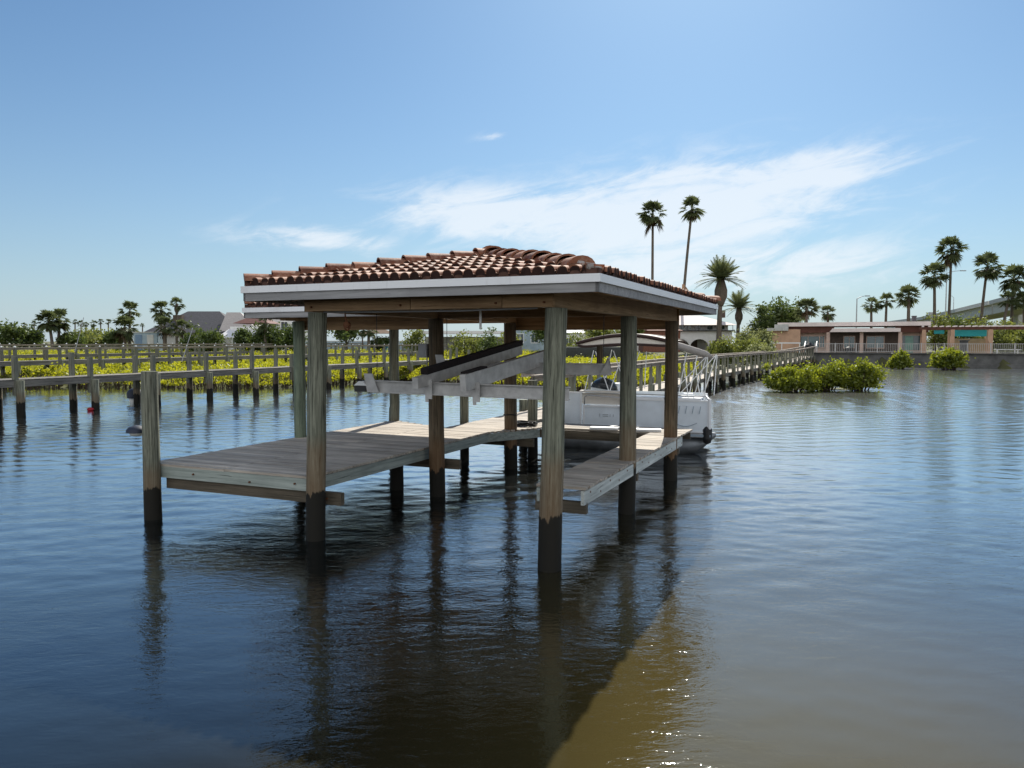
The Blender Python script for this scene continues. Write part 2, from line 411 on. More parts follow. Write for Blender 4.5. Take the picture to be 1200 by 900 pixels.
# ------------------------------------------------------------------ the boathouse
BH=empty('boathouse',uv(0,0),-TH)
tag(BH,'open wooden boathouse with terracotta tiled hip roof on piles over the water','boathouse')
W,L1,L2,HB,HD=3.786,3.678,7.214,3.436,.93
WL=-7.35
def pile_bm(r,top,bot=-1.3,seed=0,n=18):
    rr=random.Random(seed); b=MB(); pts=[];rs=[]
    k=7
    for i in range(k+1):
        z=bot+(top-bot)*i/k
        pts.append((rr.uniform(-.008,.008),rr.uniform(-.008,.008),z)); rs.append(r*(1.06-.1*i/k)*rr.uniform(.985,1.015))
    b.tube(pts,rs,n); return b
def pile(u,v,top,r=.145,m='pile',name='pile',seed=None):
    o=pile_bm(r,top,seed=seed if seed is not None else R.randint(0,999)).build(name,M[m],BH,(u,v,0),R.uniform(0,6),smooth=True,ang=50); return o
for (u,v,m,r) in [(-W,0,'post',.142),(0,0,'post',.15),(0,L1,'post',.145),(0,L2,'pile_brown',.145),(-W,L1,'pile_brown',.15),(-W,L2,'pile_brown',.15),(WL,4.0,'pile_green',.125),(WL,7.75,'pile',.13)]:
    lean={(-W,0):(.03,-.055),(0,0):(.024,-.04)}.get((u,v),(R.uniform(-.006,.006),0))
    o=pile(u+lean[1],v,HB-.006,r,m,'post'); o.rotation_euler[2]=0; o.rotation_euler[1]=lean[0]
o=pile(-7.22,.0,2.5,.138,'pile','corner_pile')
for (u,v,tp,r) in [(-7.62,8.1,1.25,.1),(-5.5,8.15,2.05,.115),(-3.98,9.05,2.0,.13),(-5.5,10.9,2.0,.12)]:
    pile(u,v,tp,r,'pile','mooring_pile')
for (u,v,tp) in [(-4.85,3.9,.66)]: pile(u,v,tp,.14,'pile_brown','pile')
def bmpart(name,m,boxes,parent=None,**k):
    b=MB()
    for c,s in boxes: b.box(c,s)
    return b.build(name,m,parent or BH,**k)
# roof beams sit on the posts
for u,v0,v1 in [(0,-.15,L2+.15),(-W,-.15,L2+.15),(WL,3.5,8.0)]:
    bmpart('beam',M['beam_y'],[((u,(v0+v1)/2,HB+.14),(.15,v1-v0,.28))])
for v,u0,u1 in [(-.02,-W+.078,-.078),(L1,-W+.078,-.078),(L1+.3,WL+.078,-W-.078),(L2+.3,WL+.078,-W-.078)]:
    bmpart('beam',M['beam_x'],[(((u0+u1)/2,v,HB+.134),(u1-u0,.14,.262))])
for v,u0,u1,z in [(L2+.22,-W-.2,.1,3.48),(L1+.5,WL-.2,-W-.2,3.46)]:
    bmpart('beam',M['beam_x'],[(((u0+u1)/2,v,z),(u1-u0,.09,.44))])
# second plank bolted on the outside of the front beam, with its butt joints
bmpart('beam_plank',M['beam_x'],[((-2.95,-.13,HB+.125),(1.8,.05,.24)),((-1.35,-.13,HB+.125),(1.38,.05,.24)),((-.3,-.13,HB+.125),(.7,.05,.24))])
# low cross beams under the decks
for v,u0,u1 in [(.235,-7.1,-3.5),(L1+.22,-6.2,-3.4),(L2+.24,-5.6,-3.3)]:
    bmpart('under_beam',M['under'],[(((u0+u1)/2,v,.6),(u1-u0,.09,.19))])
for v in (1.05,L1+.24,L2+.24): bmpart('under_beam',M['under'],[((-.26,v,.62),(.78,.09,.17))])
# platform deck: boards lie across
EO=.77; U0,U1,V0,V1=-W-.82,EO,-.55,8.1; WU0,WV0=-8.15,3.27
ZE=3.80; SL=.207
def right_edge(v):
    if v<6.5: return -4.03
    if v<7.8: return -4.03+(v-6.5)/1.3*.75
    return .14
b=MB(); v=.12
def board(u0,u1,v,w=.137):
    b.box(((u0+u1)/2+R.uniform(-.006,.006),v+w/2,HD-.019+R.uniform(-.003,.003)),(u1-u0,w,.038))
while v<8.95:
    r=right_edge(v+.07)
    if v<6.75: board(-7.42,-5.75,v); board(-5.745,r,v)
    elif v<7.75:
        ul=-5.3-(v-6.75)*2.0
        board(-7.42,ul-.02,v) if ul>-7.3 else None
        board(-5.38,r,v)
    elif v<7.82: board(-5.38,-3.28,v)
    else: board(-5.38,-3.6,v); board(-3.595,r,v)
    v+=.145
deck=b.build('deck',M['deck'],BH)
b=MB(); b.box((-5.725,.14,HD-.137),(3.36,.045,.19)); b.build('deck_fascia',M['deckside'],BH)
b=MB(); b.bar((-4.05,.117,HD-.14),(-4.05,6.5,HD-.14),.045,.19); b.bar((-4.05,6.5,HD-.14),(-3.3,7.8,HD-.14),.045,.19)
b.bar((-7.4,.17,HD-.14),(-7.4,7.7,HD-.14),.045,.19); b.bar((-5.36,6.9,HD-.14),(-5.36,9.0,HD-.14),.045,.19); b.build('deck_fascia',M['deckside_y'],BH)
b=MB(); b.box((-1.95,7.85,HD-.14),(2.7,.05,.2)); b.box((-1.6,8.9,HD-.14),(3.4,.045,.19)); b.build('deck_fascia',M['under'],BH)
b=MB(); b.box((-.02,8.0,HD+.01),(.1,.1,.02))
# finger walkway along the right hand posts, ragged board ends
b=MB(); v=.95
while v<7.75:
    a=R.uniform(-.02,.02)
    b.box((-.235+a/2,v+.068,HD-.015+R.uniform(-.004,.004)),(.75+a,.135,.04)); v+=.147
fg=b.build('finger_deck',M['deck'],BH)
b=MB(); b.box((.105,4.37,HD-.15),(.05,6.9,.2)); b.build('finger_edge',M['whitewood_y'],BH)
b=MB(); b.box((-.58,4.35,HD-.15),(.05,6.8,.2)); b.build('finger_edge',M['deckside_y'],BH)
b=MB()
for (u,v,a) in [(-1.75,8.05,.15),(-1.3,8.25,-.5),(-.75,8.1,.25),(-1.4,8.55,.8)]:
    b.box((u,v,HD+.03),(.66,.26,.05),a)
lp=b.build('loose_planks',M['white']); lp.location=uv(0,0); lp.rotation_euler[2]=-TH
tag(lp,'sunlit loose white planks lying on the back walkway in front of the boat','planks')

bo=None
for (u,v,z) in [(-W+.06,-.17,3.5),(-W-.06,-.17,3.62),(-2.2,-.17,3.5),(-2.12,-.17,3.64),(-.74,-.17,3.5),(-.56,-.17,3.63),(-.06,-.17,3.5),(.05,-.17,3.62),(-6.4,.1,.8),(-5.2,.1,.76),(-4.3,.1,.8),(-3.75,.17,.6)]:
    if bo is None: b=MB(); b.tube([(0,.03,0),(0,-.01,0)],.015,8); bo=b.build('bolt',M['rust'],BH,(u,v,z))
    else: cp(bo,BH,(u,v,z))
for k in range(14): cp(bo,BH,(.128,1.2+.5*k,HD-.1-.08*(k%2)),PI/2)
b=MB(); b.tube([(-W+.2,-.05,3.43),(-2.6,-.03,3.42),(-1.4,-.03,3.415),(-.2,-.05,3.43)],.012,6); b.build('conduit',M['greybox'],BH)
# roof: sheathing, tiles, caps, fascia
RF=MB()
def roofz(s): return ZE-.03+SL*s
run=(U1-U0)/2; run2=(V1-WV0)/2; um=(U0+U1)/2; vm=(V1+WV0)/2
Zr=roofz(run); Zw=roofz(run2)
A=(U0,V0,roofz(0)); B=(U1,V0,roofz(0)); Cc=(U1,V1,roofz(0)); DW=-.1; D=(WU0,V1,roofz(0)+DW); E_=(WU0,WV0,roofz(0)+DW); G=(U0,WV0,roofz(0)+DW)
rf=(um,V0+run,Zr); rb=(um,V1-run,Zr); wl=(WU0+run2,vm,Zw+DW); wr=(U0+run2,vm,Zw+DW)
for dz in (0,-.05):
    P=[Vector(p)+Vector((0,0,dz)) for p in (A,B,Cc,D,E_,G,rf,rb,wl,wr)]
    RF.add(P,[(0,1,6),(1,2,7,6),(2,3,8,9,7),(3,4,8),(4,5,9,8),(5,0,6,7,9)])
roof=RF.build('roof',M['beam_x'],BH)
M['mouth']=plain('shaded_dirty_tile_mouth',(.035,.016,.012),.95,.4,9)  # shade and dirt inside the tile mouths, put into a dark colour
def clampx(x,a,b_): return max(a,min(b_,x))
def tiles(org,e,inn,L,runmax,lo,hi,name,w=.157,ex=.385):
    """courses of barrel tiles on one slope: e runs along the eave, inn horizontally uphill"""
    mb=MB(); org,e,inn=Vector(org),Vector(e),Vector(inn)
    prof=[(0,0),(.05,.003)]+[(.5-.43*math.cos(PI*q/8),.006+.062*math.sin(PI*q/8)**.8) for q in range(0,9)]+[(.95,.003),(1,0)]
    nrow=int(math.ceil(runmax/ex)); ncol=int(L/w)+1
    for r in range(nrow):
        s0=r*ex-(.05 if r==0 else .0); s1=min(r*ex+ex+.05,runmax)
        sm=(s0+min(s1,s0+ex))/2
        for c in range(ncol):
            x0=c*w
            a,b_=lo(max(sm,0)),hi(max(sm,0))
            if x0+w<a or x0>b_: continue
            jl=R.uniform(-.006,.014); js=R.uniform(-.022,.022); vs=[]
            for end,(s,lift) in enumerate(((s0+js,.052+jl),(s1,.004))):
                for tx,h in prof:
                    x=clampx(x0+tx*w*1.0,a,b_)
                    vs.append(org+e*x+inn*s+Vector((0,0,SL*s+h*(1.06-.12*end)+lift)))
            n=len(prof)
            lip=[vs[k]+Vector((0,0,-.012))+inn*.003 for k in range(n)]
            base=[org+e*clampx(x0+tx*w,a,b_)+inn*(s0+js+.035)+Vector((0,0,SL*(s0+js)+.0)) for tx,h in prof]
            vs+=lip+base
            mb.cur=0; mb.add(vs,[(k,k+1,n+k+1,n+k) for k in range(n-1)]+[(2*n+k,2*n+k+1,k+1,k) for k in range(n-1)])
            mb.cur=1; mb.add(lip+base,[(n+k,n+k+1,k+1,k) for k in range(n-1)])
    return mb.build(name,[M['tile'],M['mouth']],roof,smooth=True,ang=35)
M['bird']=plain('dark_eave_filler',(.1,.05,.035),.9,.5,7)
LF=U1-U0; LR=V1-V0
tiles((U0,V0,ZE),(1,0,0),(0,1,0),LF,run,lambda s:s,lambda s:LF-s,'roof_tiles')
tiles((U1,V0,ZE),(0,1,0),(-1,0,0),LR,run,lambda s:s,lambda s:LR-s,'roof_tiles')
LB=U1-WU0
tiles((U1,V1,ZE),(-1,0,0),(0,-1,0),LB,run,lambda s:s,lambda s:LB-s if s<run2 else LB-(U0-WU0)-s,'roof_tiles')
tiles((WU0,V1,ZE+DW),(0,-1,0),(1,0,0),V1-WV0,run2,lambda s:s,lambda s:V1-WV0-s,'roof_tiles')
tiles((WU0,WV0,ZE+DW),(1,0,0),(0,1,0),U0-WU0+run2,run2,lambda s:s,lambda s:U0-WU0+s,'roof_tiles')
tiles((U0,V1,ZE),(0,-1,0),(1,0,0),LR,run,lambda s:(V1-WV0)-s if s<run2 else s,lambda s:LR-s,'roof_tiles')
M['bed']=plain('maroon_mortar_bed',(.12,.05,.036),.9,.4,9)
def caps(p0,p1,name='hip_cap',w=.172,step=.4,start=.0):
    mb=MB(); p0,p1=Vector(p0),Vector(p1); d=p1-p0; L=d.length; d/=L
    bed=MB(); bed.bar(p0+d*(start+.2)-Vector((0,0,.02)),p1-Vector((0,0,.02)),.27,.13); bed.build('cap_bed',M['bed'],roof)
    side=d.cross(Vector((0,0,1))).normalized(); up=side.cross(d).normalized()
    n=int(L/step)
    for i in range(n+1):
        a=start+i*step; b_=min(a+step+.05,L+.06)
        if a>L: break
        vs=[]; K=8; j=R.uniform(-.012,.012)
        for end,(q,lift,ww) in enumerate(((a,.06+j,w*1.08),(b_,.015+j,w*.92))):
            for k in range(K+1):
                an=PI*k/K
                vs.append(p0+d*q+side*(math.cos(an)*ww)+up*(math.sin(an)*ww*.66+lift-.025))
        for k in range(K+1):
            an=PI*k/K; vs.append(p0+d*(a)+side*(math.cos(an)*(w*.93))+up*(math.sin(an)*w*.56+.06+j-.025))
        m=K+1
        fs=[(k,k+1,m+k+1,m+k) for k in range(K)]+[(2*m+k,2*m+k+1,k+1,k) for k in range(K)]
        if i==0: fs.append(tuple(2*m+k for k in range(K,-1,-1)))
        mb.add(vs,fs)
    return mb.build(name,M['tile'],roof,smooth=True,ang=35)
def up(p,dz=.075): return (p[0],p[1],p[2]+dz)
caps(up(A),up(rf)); caps(up(B),up(rf),start=.42); caps(up(Cc),up(rb)); caps(up(rf),up(rb),'ridge_cap')
caps(up(D),up(wl)); caps(up(E_),up(wl)); caps(up(wl),up(wr),'ridge_cap')
# broken corner: lumps of mortar and a loose tile at the front right hip end
b=MB()
for i in range(9):
    q=i/9; c=Vector(B)+(Vector(rf)-Vector(B))*(.02+.1*q)+Vector((R.uniform(-.08,.08),R.uniform(-.08,.08),.07+R.uniform(0,.05)))
    b.tube([c-Vector((.05,0,.03)),c,c+Vector((.05,.02,.02))],[.02,.055,.02],6)
b.build('mortar',plain('mortar_grey',(.34,.3,.27),.9,.3,8),roof)
bs=MB()
for p,q in ((A,B),(B,Cc),(E_,G)):
    dz=min(p[2],q[2])-roofz(0); bs.bar((p[0],p[1],3.838+dz),(q[0],q[1],3.838+dz),.03,.07)
bs.build('bird_stop',M['bird'],roof)
fas=[(A,B),(B,Cc),(Cc,D),(D,E_),(E_,G),(G,A)]
def outward(p,q):
    d=(Vector(q)-Vector(p)); d.z=0; d.normalize(); return Vector((d.y,-d.x,0)),d
for i,(p,q) in enumerate(fas):
    o_,d=outward(p,q); ext=.0
    p_=Vector((p[0],p[1],p[2]-roofz(0))); q_=Vector((q[0],q[1],q[2]-roofz(0)))
    if i==5: p_.z=q_.z=0
    b=MB(); ea=.02 if i!=5 else -.03
    b.bar(p_+o_*.0+Vector((0,0,3.645))-d*.02*(i!=5),q_+o_*.0+Vector((0,0,3.645))+d*(.02 if i!=4 else -.03),.04,.115); b.build('fascia',M['fascia'],roof)
    b=MB()
    b.bar(p_+o_*.022+Vector((0,0,3.753))-d*.045*(i!=5),q_+o_*.022+Vector((0,0,3.753))+d*(.045 if i!=4 else -.05),.05,.098); b.build('drip_board',M['drip'],roof)
for k in range(13):
    v=V0+.35+k*.62
    if v<V1-.3:
        reach=min(run,v-V0,V1-v)
        for sgn in (-1,1):
            ue=U1-.04 if sgn>0 else (U0+.04)
            if sgn<0 and v>WV0: continue
            b=MB(); b.bar((ue,v,roofz(.04)-.105),(ue-sgn*reach,v,roofz(reach)-.1),.04,.1); b.build('rafter',M['beam_x'],roof)
for k in range(8):
    u=U0+.3+k*.68
    for vv,dr in ((V0+.04,1),(V1-.04,-1)):
        reach=min(run,u-U0,U1-u) if dr>0 else min(run2,2)
        b=MB(); b.bar((u,vv,roofz(.04)-.105),(u,vv+dr*reach,roofz(reach)-.1),.04,.1); b.build('rafter',M['beam_y'],roof)

# things hanging on or fixed to the boathouse
LT=empty('boat_lift',uv(0,0),-TH); tag(LT,'empty grey aluminium boat lift hanging raised under the boathouse roof','boat lift')
def ibeam(p0,p1,h,w):
    b=MB(); p0,p1=Vector(p0),Vector(p1); z=Vector((0,0,1))
    b.bar(p0,p1,.014,h-.03); b.bar(p0+z*(h/2-.008),p1+z*(h/2-.008),w,.016); b.bar(p0-z*(h/2-.008),p1-z*(h/2-.008),w,.016)
    return b
ibeam((-3.6,1.2,2.27),(-.2,1.2,2.24),.2,.11).build('cradle_beam',M['lift'],LT)
ibeam((-3.5,3.38,2.535),(-.25,3.38,2.52),.2,.11).build('cradle_beam',M['lift'],LT)
def bunk(n0,n1,carpet,hb):
    n0,n1=Vector(n0),Vector(n1)
    b=MB(); b.bar(n0,n1,.1,hb); bo=b.build('bunk',M['lift'],LT)
    if carpet:
        c=MB(); dn=(n1-n0).normalized(); z=Vector((0,0,hb/2+.055))
        c.bar(n0+dn*.25+z,n1+z,.13,.1); c.build('carpet',M['carpet'],bo)
    return bo
bunk((-2.56,.82,2.36),(-2.35,4.4,2.835),True,.17)
bk=bunk((-1.74,.82,2.38),(-1.5,4.4,2.8),False,.25)
c=MB(); c.bar((-1.76,.9,2.53),(-1.72,1.5,2.6),.12,.03); c.build('carpet',M['carpet'],bk)
for u,v,z in ((-2.53,1.13,2.27),(-1.7,1.13,2.25)):
    b=MB(); b.box((u,v,z-.02),(.05,.02,.4)); b.box((u+.035,v-.012,z-.02),(.12,.012,.3)); b.build('bracket',M['lift'],LT)
for u,v,z in ((-3.55,1.13,2.33),(-.3,3.3,2.58),(-3.45,3.3,2.6)):
    b=MB(); s=-1 if u<-2 else 1
    b.wallprism([(-.1,-.15),(.12,-.15),(-s*-.02+.02,.15),(s*.12-.04,.15)],(u,v,z),(1,0,0),(0,1,0),(0,0,1),.02); b.build('end_plate',M['lift'],LT)
b=MB(); b.box((-3.78,1.2,2.23),(.22,.16,.1)); eb=b.build('end_roller',M['black'],LT)
b=MB(); b.wallprism([(-.12,0),(.12,0),(.06,.07),(-.03,.07)],(-3.78,1.12,2.282),(1,0,0),(0,1,0),(0,0,1),.16); b.build('roller_guard',M['white'],LT)
b=MB(); b.tube([(-.42,3.38,2.62),(-.42,3.38,2.93)],.055,10); b.build('guide_post',M['pile_brown'],LT)
for u,v,z in ((-3.5,1.2,2.37),(-.3,1.2,2.34),(-3.4,3.38,2.63),(-.35,3.38,2.62)):
    b=MB(); b.tube([(u,v,z),(u,v,3.44)],.006,5); b.build('cable',M['black'],LT)
b=MB(); b.box((0,0,0),(.2,.13,.27)); b.box((0,-.07,.0),(.17,.012,.23)); b.tube([(.06,0,-.13),(.06,0,-.3),(.15,.03,-.42)],.015,6)
cb=b.build('control_box',M['greybox'],None,uv(-4.05,L1-.02,2.82),-TH); tag(cb,'small grey lift control box fixed to the dark middle post of the boathouse','control box')
b=MB(); b.tube([(0,0,.26),(.02,0,.12),(.05,0,.02)],[.012,.012,.02],6); b.tube([(.05+.045*math.cos(a),0,-.02+.06*math.sin(a)) for a in [i*PI/5 for i in range(11)]],.014,6)
b.tube([(.05,-.03,.0),(.05,.03,.0)],.05,10)
o=b.build('pulley',M['rust'],None,uv(-3.26,.0,3.24),-TH); tag(o,'rusty pulley and hook hanging below the front roof beam','pulley')
b=MB(); b.tube([(0,0,0),(0,0,.27)],.018,8)
o=b.build('pipe',M['white'],None,uv(-1.2,.32,3.17),-TH); tag(o,'short white pipe hanging from the middle of the roof beam','pipe')
# coiled rope and oddments lying on the walkway corner
b=MB(); pts=[]
for i in range(70):
    a=i*.5; r_=.16+.06*math.sin(i*1.7); pts.append((r_*1.5*math.cos(a),r_*math.sin(a),.02+.0012*i))
b.tube(pts,.018,6); o=b.build('rope',M['black'],None,uv(-3.75,7.95,HD+.006),-TH); tag(o,'dark coiled rope lying on the dock corner at the back post','rope')
b=MB(); b.tube([(0,0,.35),(-.02,-.01,.1),(-.05,-.02,0)],.012,6)
b=MB(); b.tube([(math.cos(a)*.165,math.sin(a)*.165,0.01*math.sin(3*a)) for a in [i*PI/9 for i in range(19)]],.014,6)
o=b.build('mooring_line',M['black'],None,uv(-W,L2,1.28)); tag(o,'dark mooring line looped round the back post of the boathouse','rope')
b=MB(); b.tube([(.19,0,0),(.02,0,.0),(-.05,0,.01)],.02,8); sm=empty('dock_light',uv(-7.42,.0,1.5),-TH); b.build('arm',M['black'],sm,(.02,0,0))
b=MB(); b.tube([(0,0,-.045),(0,0,0),(0,0,.05),(0,0,.075)],[.17,.165,.12,.04],16); b.build('shade',M['navy'],sm,(-.13,0,0),smooth=True,ang=40)
b=MB(); b.tube([(0,0,-.11),(0,0,-.09),(0,0,-.046)],[.05,.1,.13],16); b.build('lens',plain('milky_lens',(.75,.76,.72),.3,.05),sm,(-.13,0,0),smooth=True)
tag(sm,'dark hooded dock light on the side of the front left pile','dock light')

# ------------------------------------------------------------------ long pier to the shore
PR=empty('long_pier',uv(0,0),-TH); tag(PR,'long sunlit wooden pier with grey railings leading from the boathouse to the shore','pier')
def pier_axis(v):                       # centre line u of the pier
    return -4.7 if v<42 else -4.7+(v-42)/50*3.5
b=MB(); v=9.0
while v<92:
    u=pier_axis(v); b.box((u,v+.066,HD-.02+max(0,v-75)*.02),(1.34,.134,.038)); v+=.145
b.build('deck',M['deck'],PR)
def pz(v): return max(0,v-75)*.02
for side in (-1,1):
    st=MB(); cap=MB()
    segs=[(9,42),(42,75),(75,92)]
    for a,c in segs:
        p=Vector((pier_axis(a)+side*.63,a,HD-.14+pz(a))); q=Vector((pier_axis(c)+side*.63,c,HD-.14+pz(c)))
        st.bar(p,q,.05,.19)
        a2=max(a,9.2 if side>0 else 11.5)
        p=Vector((pier_axis(a2)+side*.66,a2,2.1+pz(a2)*.9)); q=Vector((pier_axis(c)+side*.66,c,2.1+pz(c)*.9))
        cap.bar(p,q,.15,.04); cap.bar(p-Vector((side*.03,0,.09)),q-Vector((side*.03,0,.09)),.04,.13)
    st.build('stringer',M['greywood'],PR); cap.build('railing',M['railwood'],PR)
pp=None
k=0; v=9.3
while v<91.5:
    for side in (-1,1):
        if side<0 and k%2: continue
        if side<0 and v<11.4: continue
        loc=(pier_axis(v)+side*.62,v,0)
        if pp is None:
            b=MB(); b.box((0,0,1.35),(.1,.15,1.4)); pp=b.build('railing_post',M['postwood'],PR,loc)
        else: cp(pp,PR,(loc[0],loc[1],pz(v)))
    k+=1; v+=1.62
pl=None; v=12.0
while v<91:
    for side in (-1,1):
        loc=(pier_axis(v)+side*.78,v,0)
        if pl is None: pl=pile_bm(.14,1.25,seed=5,n=12).build('pile',M['pile'],PR,loc,smooth=True,ang=50)
        else: cp(pl,PR,loc,R.uniform(0,6))
    v+=3.24
for side in (-1,1):
    b=MB(); u=pier_axis(92)+side*.66
    b.bar((u,91.6,2.15),(u+.1,93.4,3.0),.09,.06); b.bar((u+.1,93.4,1.6),(u+.1,93.4,3.0),.08,.08); b.build('handrail',M['white'],PR)

# ------------------------------------------------------------------ the pontoon boat
BT=empty('pontoon_boat',uv(-1.9,12.1),-TH+.035); tag(BT,'white pontoon boat with brown and cream canopy moored behind the boathouse','boat')
bl,bw=4.08,2.2; x0,x1=-bl/2,bl/2; yf=-bw/2
for y in (-.72,.72):
    b=MB(); b.tube([(x0,y,.22),(x1-.7,y,.22),(x1-.35,y,.27),(x1-.05,y,.36)],[.3,.3,.22,.05],16); b.build('pontoon',M['pont'],BT,smooth=True,ang=40)
b=MB(); b.prism([(x0-.02,yf-.02),(x1+.02,yf-.02),(x1-.36,-yf+.02),(x0-.02,-yf+.02)],.48,.58); b.build('platform',M['alu'],BT)
def panel(xa,xb,y,z0_,z1_,name='fence_panel',m='boatpanel',th=.035):
    b=MB(); b.box(((xa+xb)/2,y,(z0_+z1_)/2),(xb-xa,th,z1_-z0_)); o=b.build(name,M[m],BT)
    f=MB(); s=-1 if y<0 else 1; yy=y+s*(th/2+.006)
    for a,c,e,g_ in ((xa,xb,z1_-.045,z1_),(xa,xb,z0_,z0_+.04)): f.box(((a+c)/2,yy,(e+g_)/2),(c-a,.014,g_-e))
    for x in (xa+.025,xb-.025): f.box((x,yy,(z0_+z1_)/2),(.05,.014,z1_-z0_-.09))
    f.build('frame',M['boat'],o); return o
g0=panel(x0,x0+.62,yf,.6,1.6); g1=panel(x0+.66,x0+1.82,yf,.6,1.24); 
panel(x0+2.0,x0+2.92,yf,.6,1.46); p4=panel(x0+2.96,x1,yf,.6,1.46)
for i in range(5):
    f=MB(); f.bar((x0+3.14+i*.18,yf-.028,1.3),(x0+3.1+i*.18,yf-.028,1.1),.012,.03,up=(0,1,0)); f.build('stripe',M['boattrim'],p4)
f=MB()
f.tube([(x0+3.14+.07*i,yf-.028,.86-.1*math.sin(PI*i/9)) for i in range(10)],.008,5); f.build('swoosh',M['boattrim'],p4)
f=MB(); f.box((x0+1.3,yf-.03,1.0),(.16,.006,.018)); f.box((x0+1.3,yf-.03,.95),(.16,.006,.018)); f.box((x0+1.43,yf-.03,.975),(.014,.006,.07)); f.box((x0+1.52,yf-.03,.975),(.014,.006,.07)); f.box((x0+1.14,yf-.03,.98),(.014,.006,.09))
f.build('emblem',M['text'],g1)
for (cx_,cy_) in ((x0,yf),(x1,yf),(x0,-yf),(x1-.38,-yf)):
    f=MB(); f.tube([(cx_,cy_,.6),(cx_,cy_,1.5)],.045,10); f.build('corner_post',M['boat'],BT,smooth=True,ang=40)
f=MB(); f.box((0,yf-.035,.53),(bl+.08,.03,.06)); f.build('rub_rail',M['boattrim'],BT)
f=MB(); f.tube([(x0+2.05,yf-.02,1.5),(x0+2.1,yf-.02,1.58),(x1-.1,yf-.02,1.56),(x1-.02,yf-.02,1.46)],.016,8); f.build('grab_rail',M['alu'],BT,smooth=True)
# seat backs, rail tops and furniture behind the fence
b=MB(); b.box((x0+1.2,yf+.14,1.42),(1.3,.16,.3)); b.box((x0+1.2,yf+.1,1.62),(1.3,.22,.05)); b.build('seat_back',M['vinyl'],BT)
b=MB(); b.tube([(x0+.7,yf-.02,1.26),(x0+.7,yf-.02,1.46),(x0+.78,yf-.02,1.52),(x0+1.75,yf-.02,1.47),(x0+1.8,yf-.02,1.26)],.018,8); b.build('grab_rail',M['alu'],BT,smooth=True)
b=MB(); b.box((x0+1.9,yf+.02,1.2),(.1,.08,1.1)); b.box((x0+1.88,yf+.02,1.66),(.2,.12,.09)); b.build('gate_post',M['boat'],BT)
b=MB(); b.tube([(x0+1.72,yf-.05,1.2),(x0+1.82,yf-.05,1.2)],.05,8); b.tube([(x0+1.86,yf-.05,1.28),(x0+1.9,yf-.05,1.42)],.035,8); b.build('latch',M['black'],BT)
b=MB(); b.box((x0+2.44,yf+.28,1.46),(.9,.6,.1)); b.box((x0+3.38,yf+.28,1.46),(.94,.6,.1)); b.box((x0+3.45,yf+.42,1.55),(.28,.2,.12)); b.build('seat_cushion',M['boat'],BT)
b=MB(); b.box((x0+2.44,yf+.3,1.0),(.9,.5,.8)); b.box((x0+3.38,yf+.3,1.0),(.9,.5,.8)); b.build('seat_base',M['vinyl'],BT)
b=MB(); b.box((x0+1.0,0.1,1.2),(.8,.5,1.2)); b.build('console',M['boat'],BT)
b=MB(); vs=[]
K=8
b.tube([(x0+1.0,-.1,1.62),(x0+1.02,-.08,1.78),(x0+1.05,-.05,1.92)],[.42,.36,.2],12); b.build('windscreen',M['tint'],BT,smooth=True)
for (xa_,xb_) in ((x0,x0),(x1,x1-.38)):
    b=MB(); b.bar((xa_,yf+.05,1.03),(xb_,-yf-.05,1.03),.035,.86); b.build('fence_panel',M['boatpanel'],BT)
b=MB(); b.box((-.2,-yf,1.06),(bl-.45,.035,.92)); b.build('fence_panel',M['boatpanel'],BT)
# canopy: two dark hoops with a cream skirt, arched and rolled down at both ends
def canopy_z(s): return 2.93+.24*math.sin(PI*(s*.92+.02))
cx0,cx1=x0+.42,x0+3.1
NS=18
cn=MB(); top=[]; 
for j,y in enumerate((-1.0,-.5,0,.5,1.0)):
    for i in range(NS+1):
        s=i/NS; top.append((cx0+(cx1-cx0)*s,y,canopy_z(s)+.05*math.cos(y*1.4)))
cn.add(top,[(j*(NS+1)+i,j*(NS+1)+i+1,(j+1)*(NS+1)+i+1,(j+1)*(NS+1)+i) for j in range(4) for i in range(NS)])
for y in (-1.0,1.0):
    a=[(cx0+(cx1-cx0)*i/NS,y,canopy_z(i/NS)) for i in range(NS+1)]
    c_=[(cx0+.05+(cx1-cx0-.1)*i/NS,y*1.0,canopy_z(i/NS)-.06-.19*math.sin(PI*min(1,max(0,i/NS)))**.6) for i in range(NS+1)]
    cn.add(a+c_,[(i,i+1,NS+2+i,NS+1+i) for i in range(NS)])
can=cn.build('canopy',M['cream'],BT,smooth=True)
for y in (-1.01,1.01):
    b=MB(); b.tube([(cx0+(cx1-cx0)*i/NS,y,canopy_z(i/NS)) for i in range(NS+1)],[.035]+[.05]*(NS-1)+[.035],8)
    b.tube([(cx0+.05+(cx1-cx0-.1)*i/NS,y,canopy_z(i/NS)-.06-.19*math.sin(PI*i/NS)**.6) for i in range(NS+1)],.035,8); b.build('canopy_trim',M['brown'],can,smooth=True)
b=MB(); b.tube([(cx1-.12,-1.0,2.98),(cx1+.2,-.97,2.86),(x1-.15,-.95,2.66),(x1+.02,-.93,2.58)],[.07,.1,.1,.05],10); b.build('canopy_boot',M['boot'],BT,smooth=True)
for y in (-1.0,1.0):
    for (xa,za,xb,zb) in ((cx0+.25,1.62,cx0+.5,2.75),(cx0+.95,1.6,cx0+.55,2.72),(cx0+.95,1.6,cx0+1.35,2.72),(cx0+1.5,1.6,cx0+1.55,2.7),
                          (x1-.85,1.45,x1-.62,2.7),(x1-.55,1.45,x1-.7,2.4),(x1-.45,1.45,x1-.1,2.62),(x1-.15,1.45,x1-.08,2.6),(x1-1.1,1.5,x1-.1,2.62)):
        fr=MB(); fr.tube([(xa,y,za),(xb,y,zb)],.014,6); fr.build('canopy_strut',M['white'],BT)
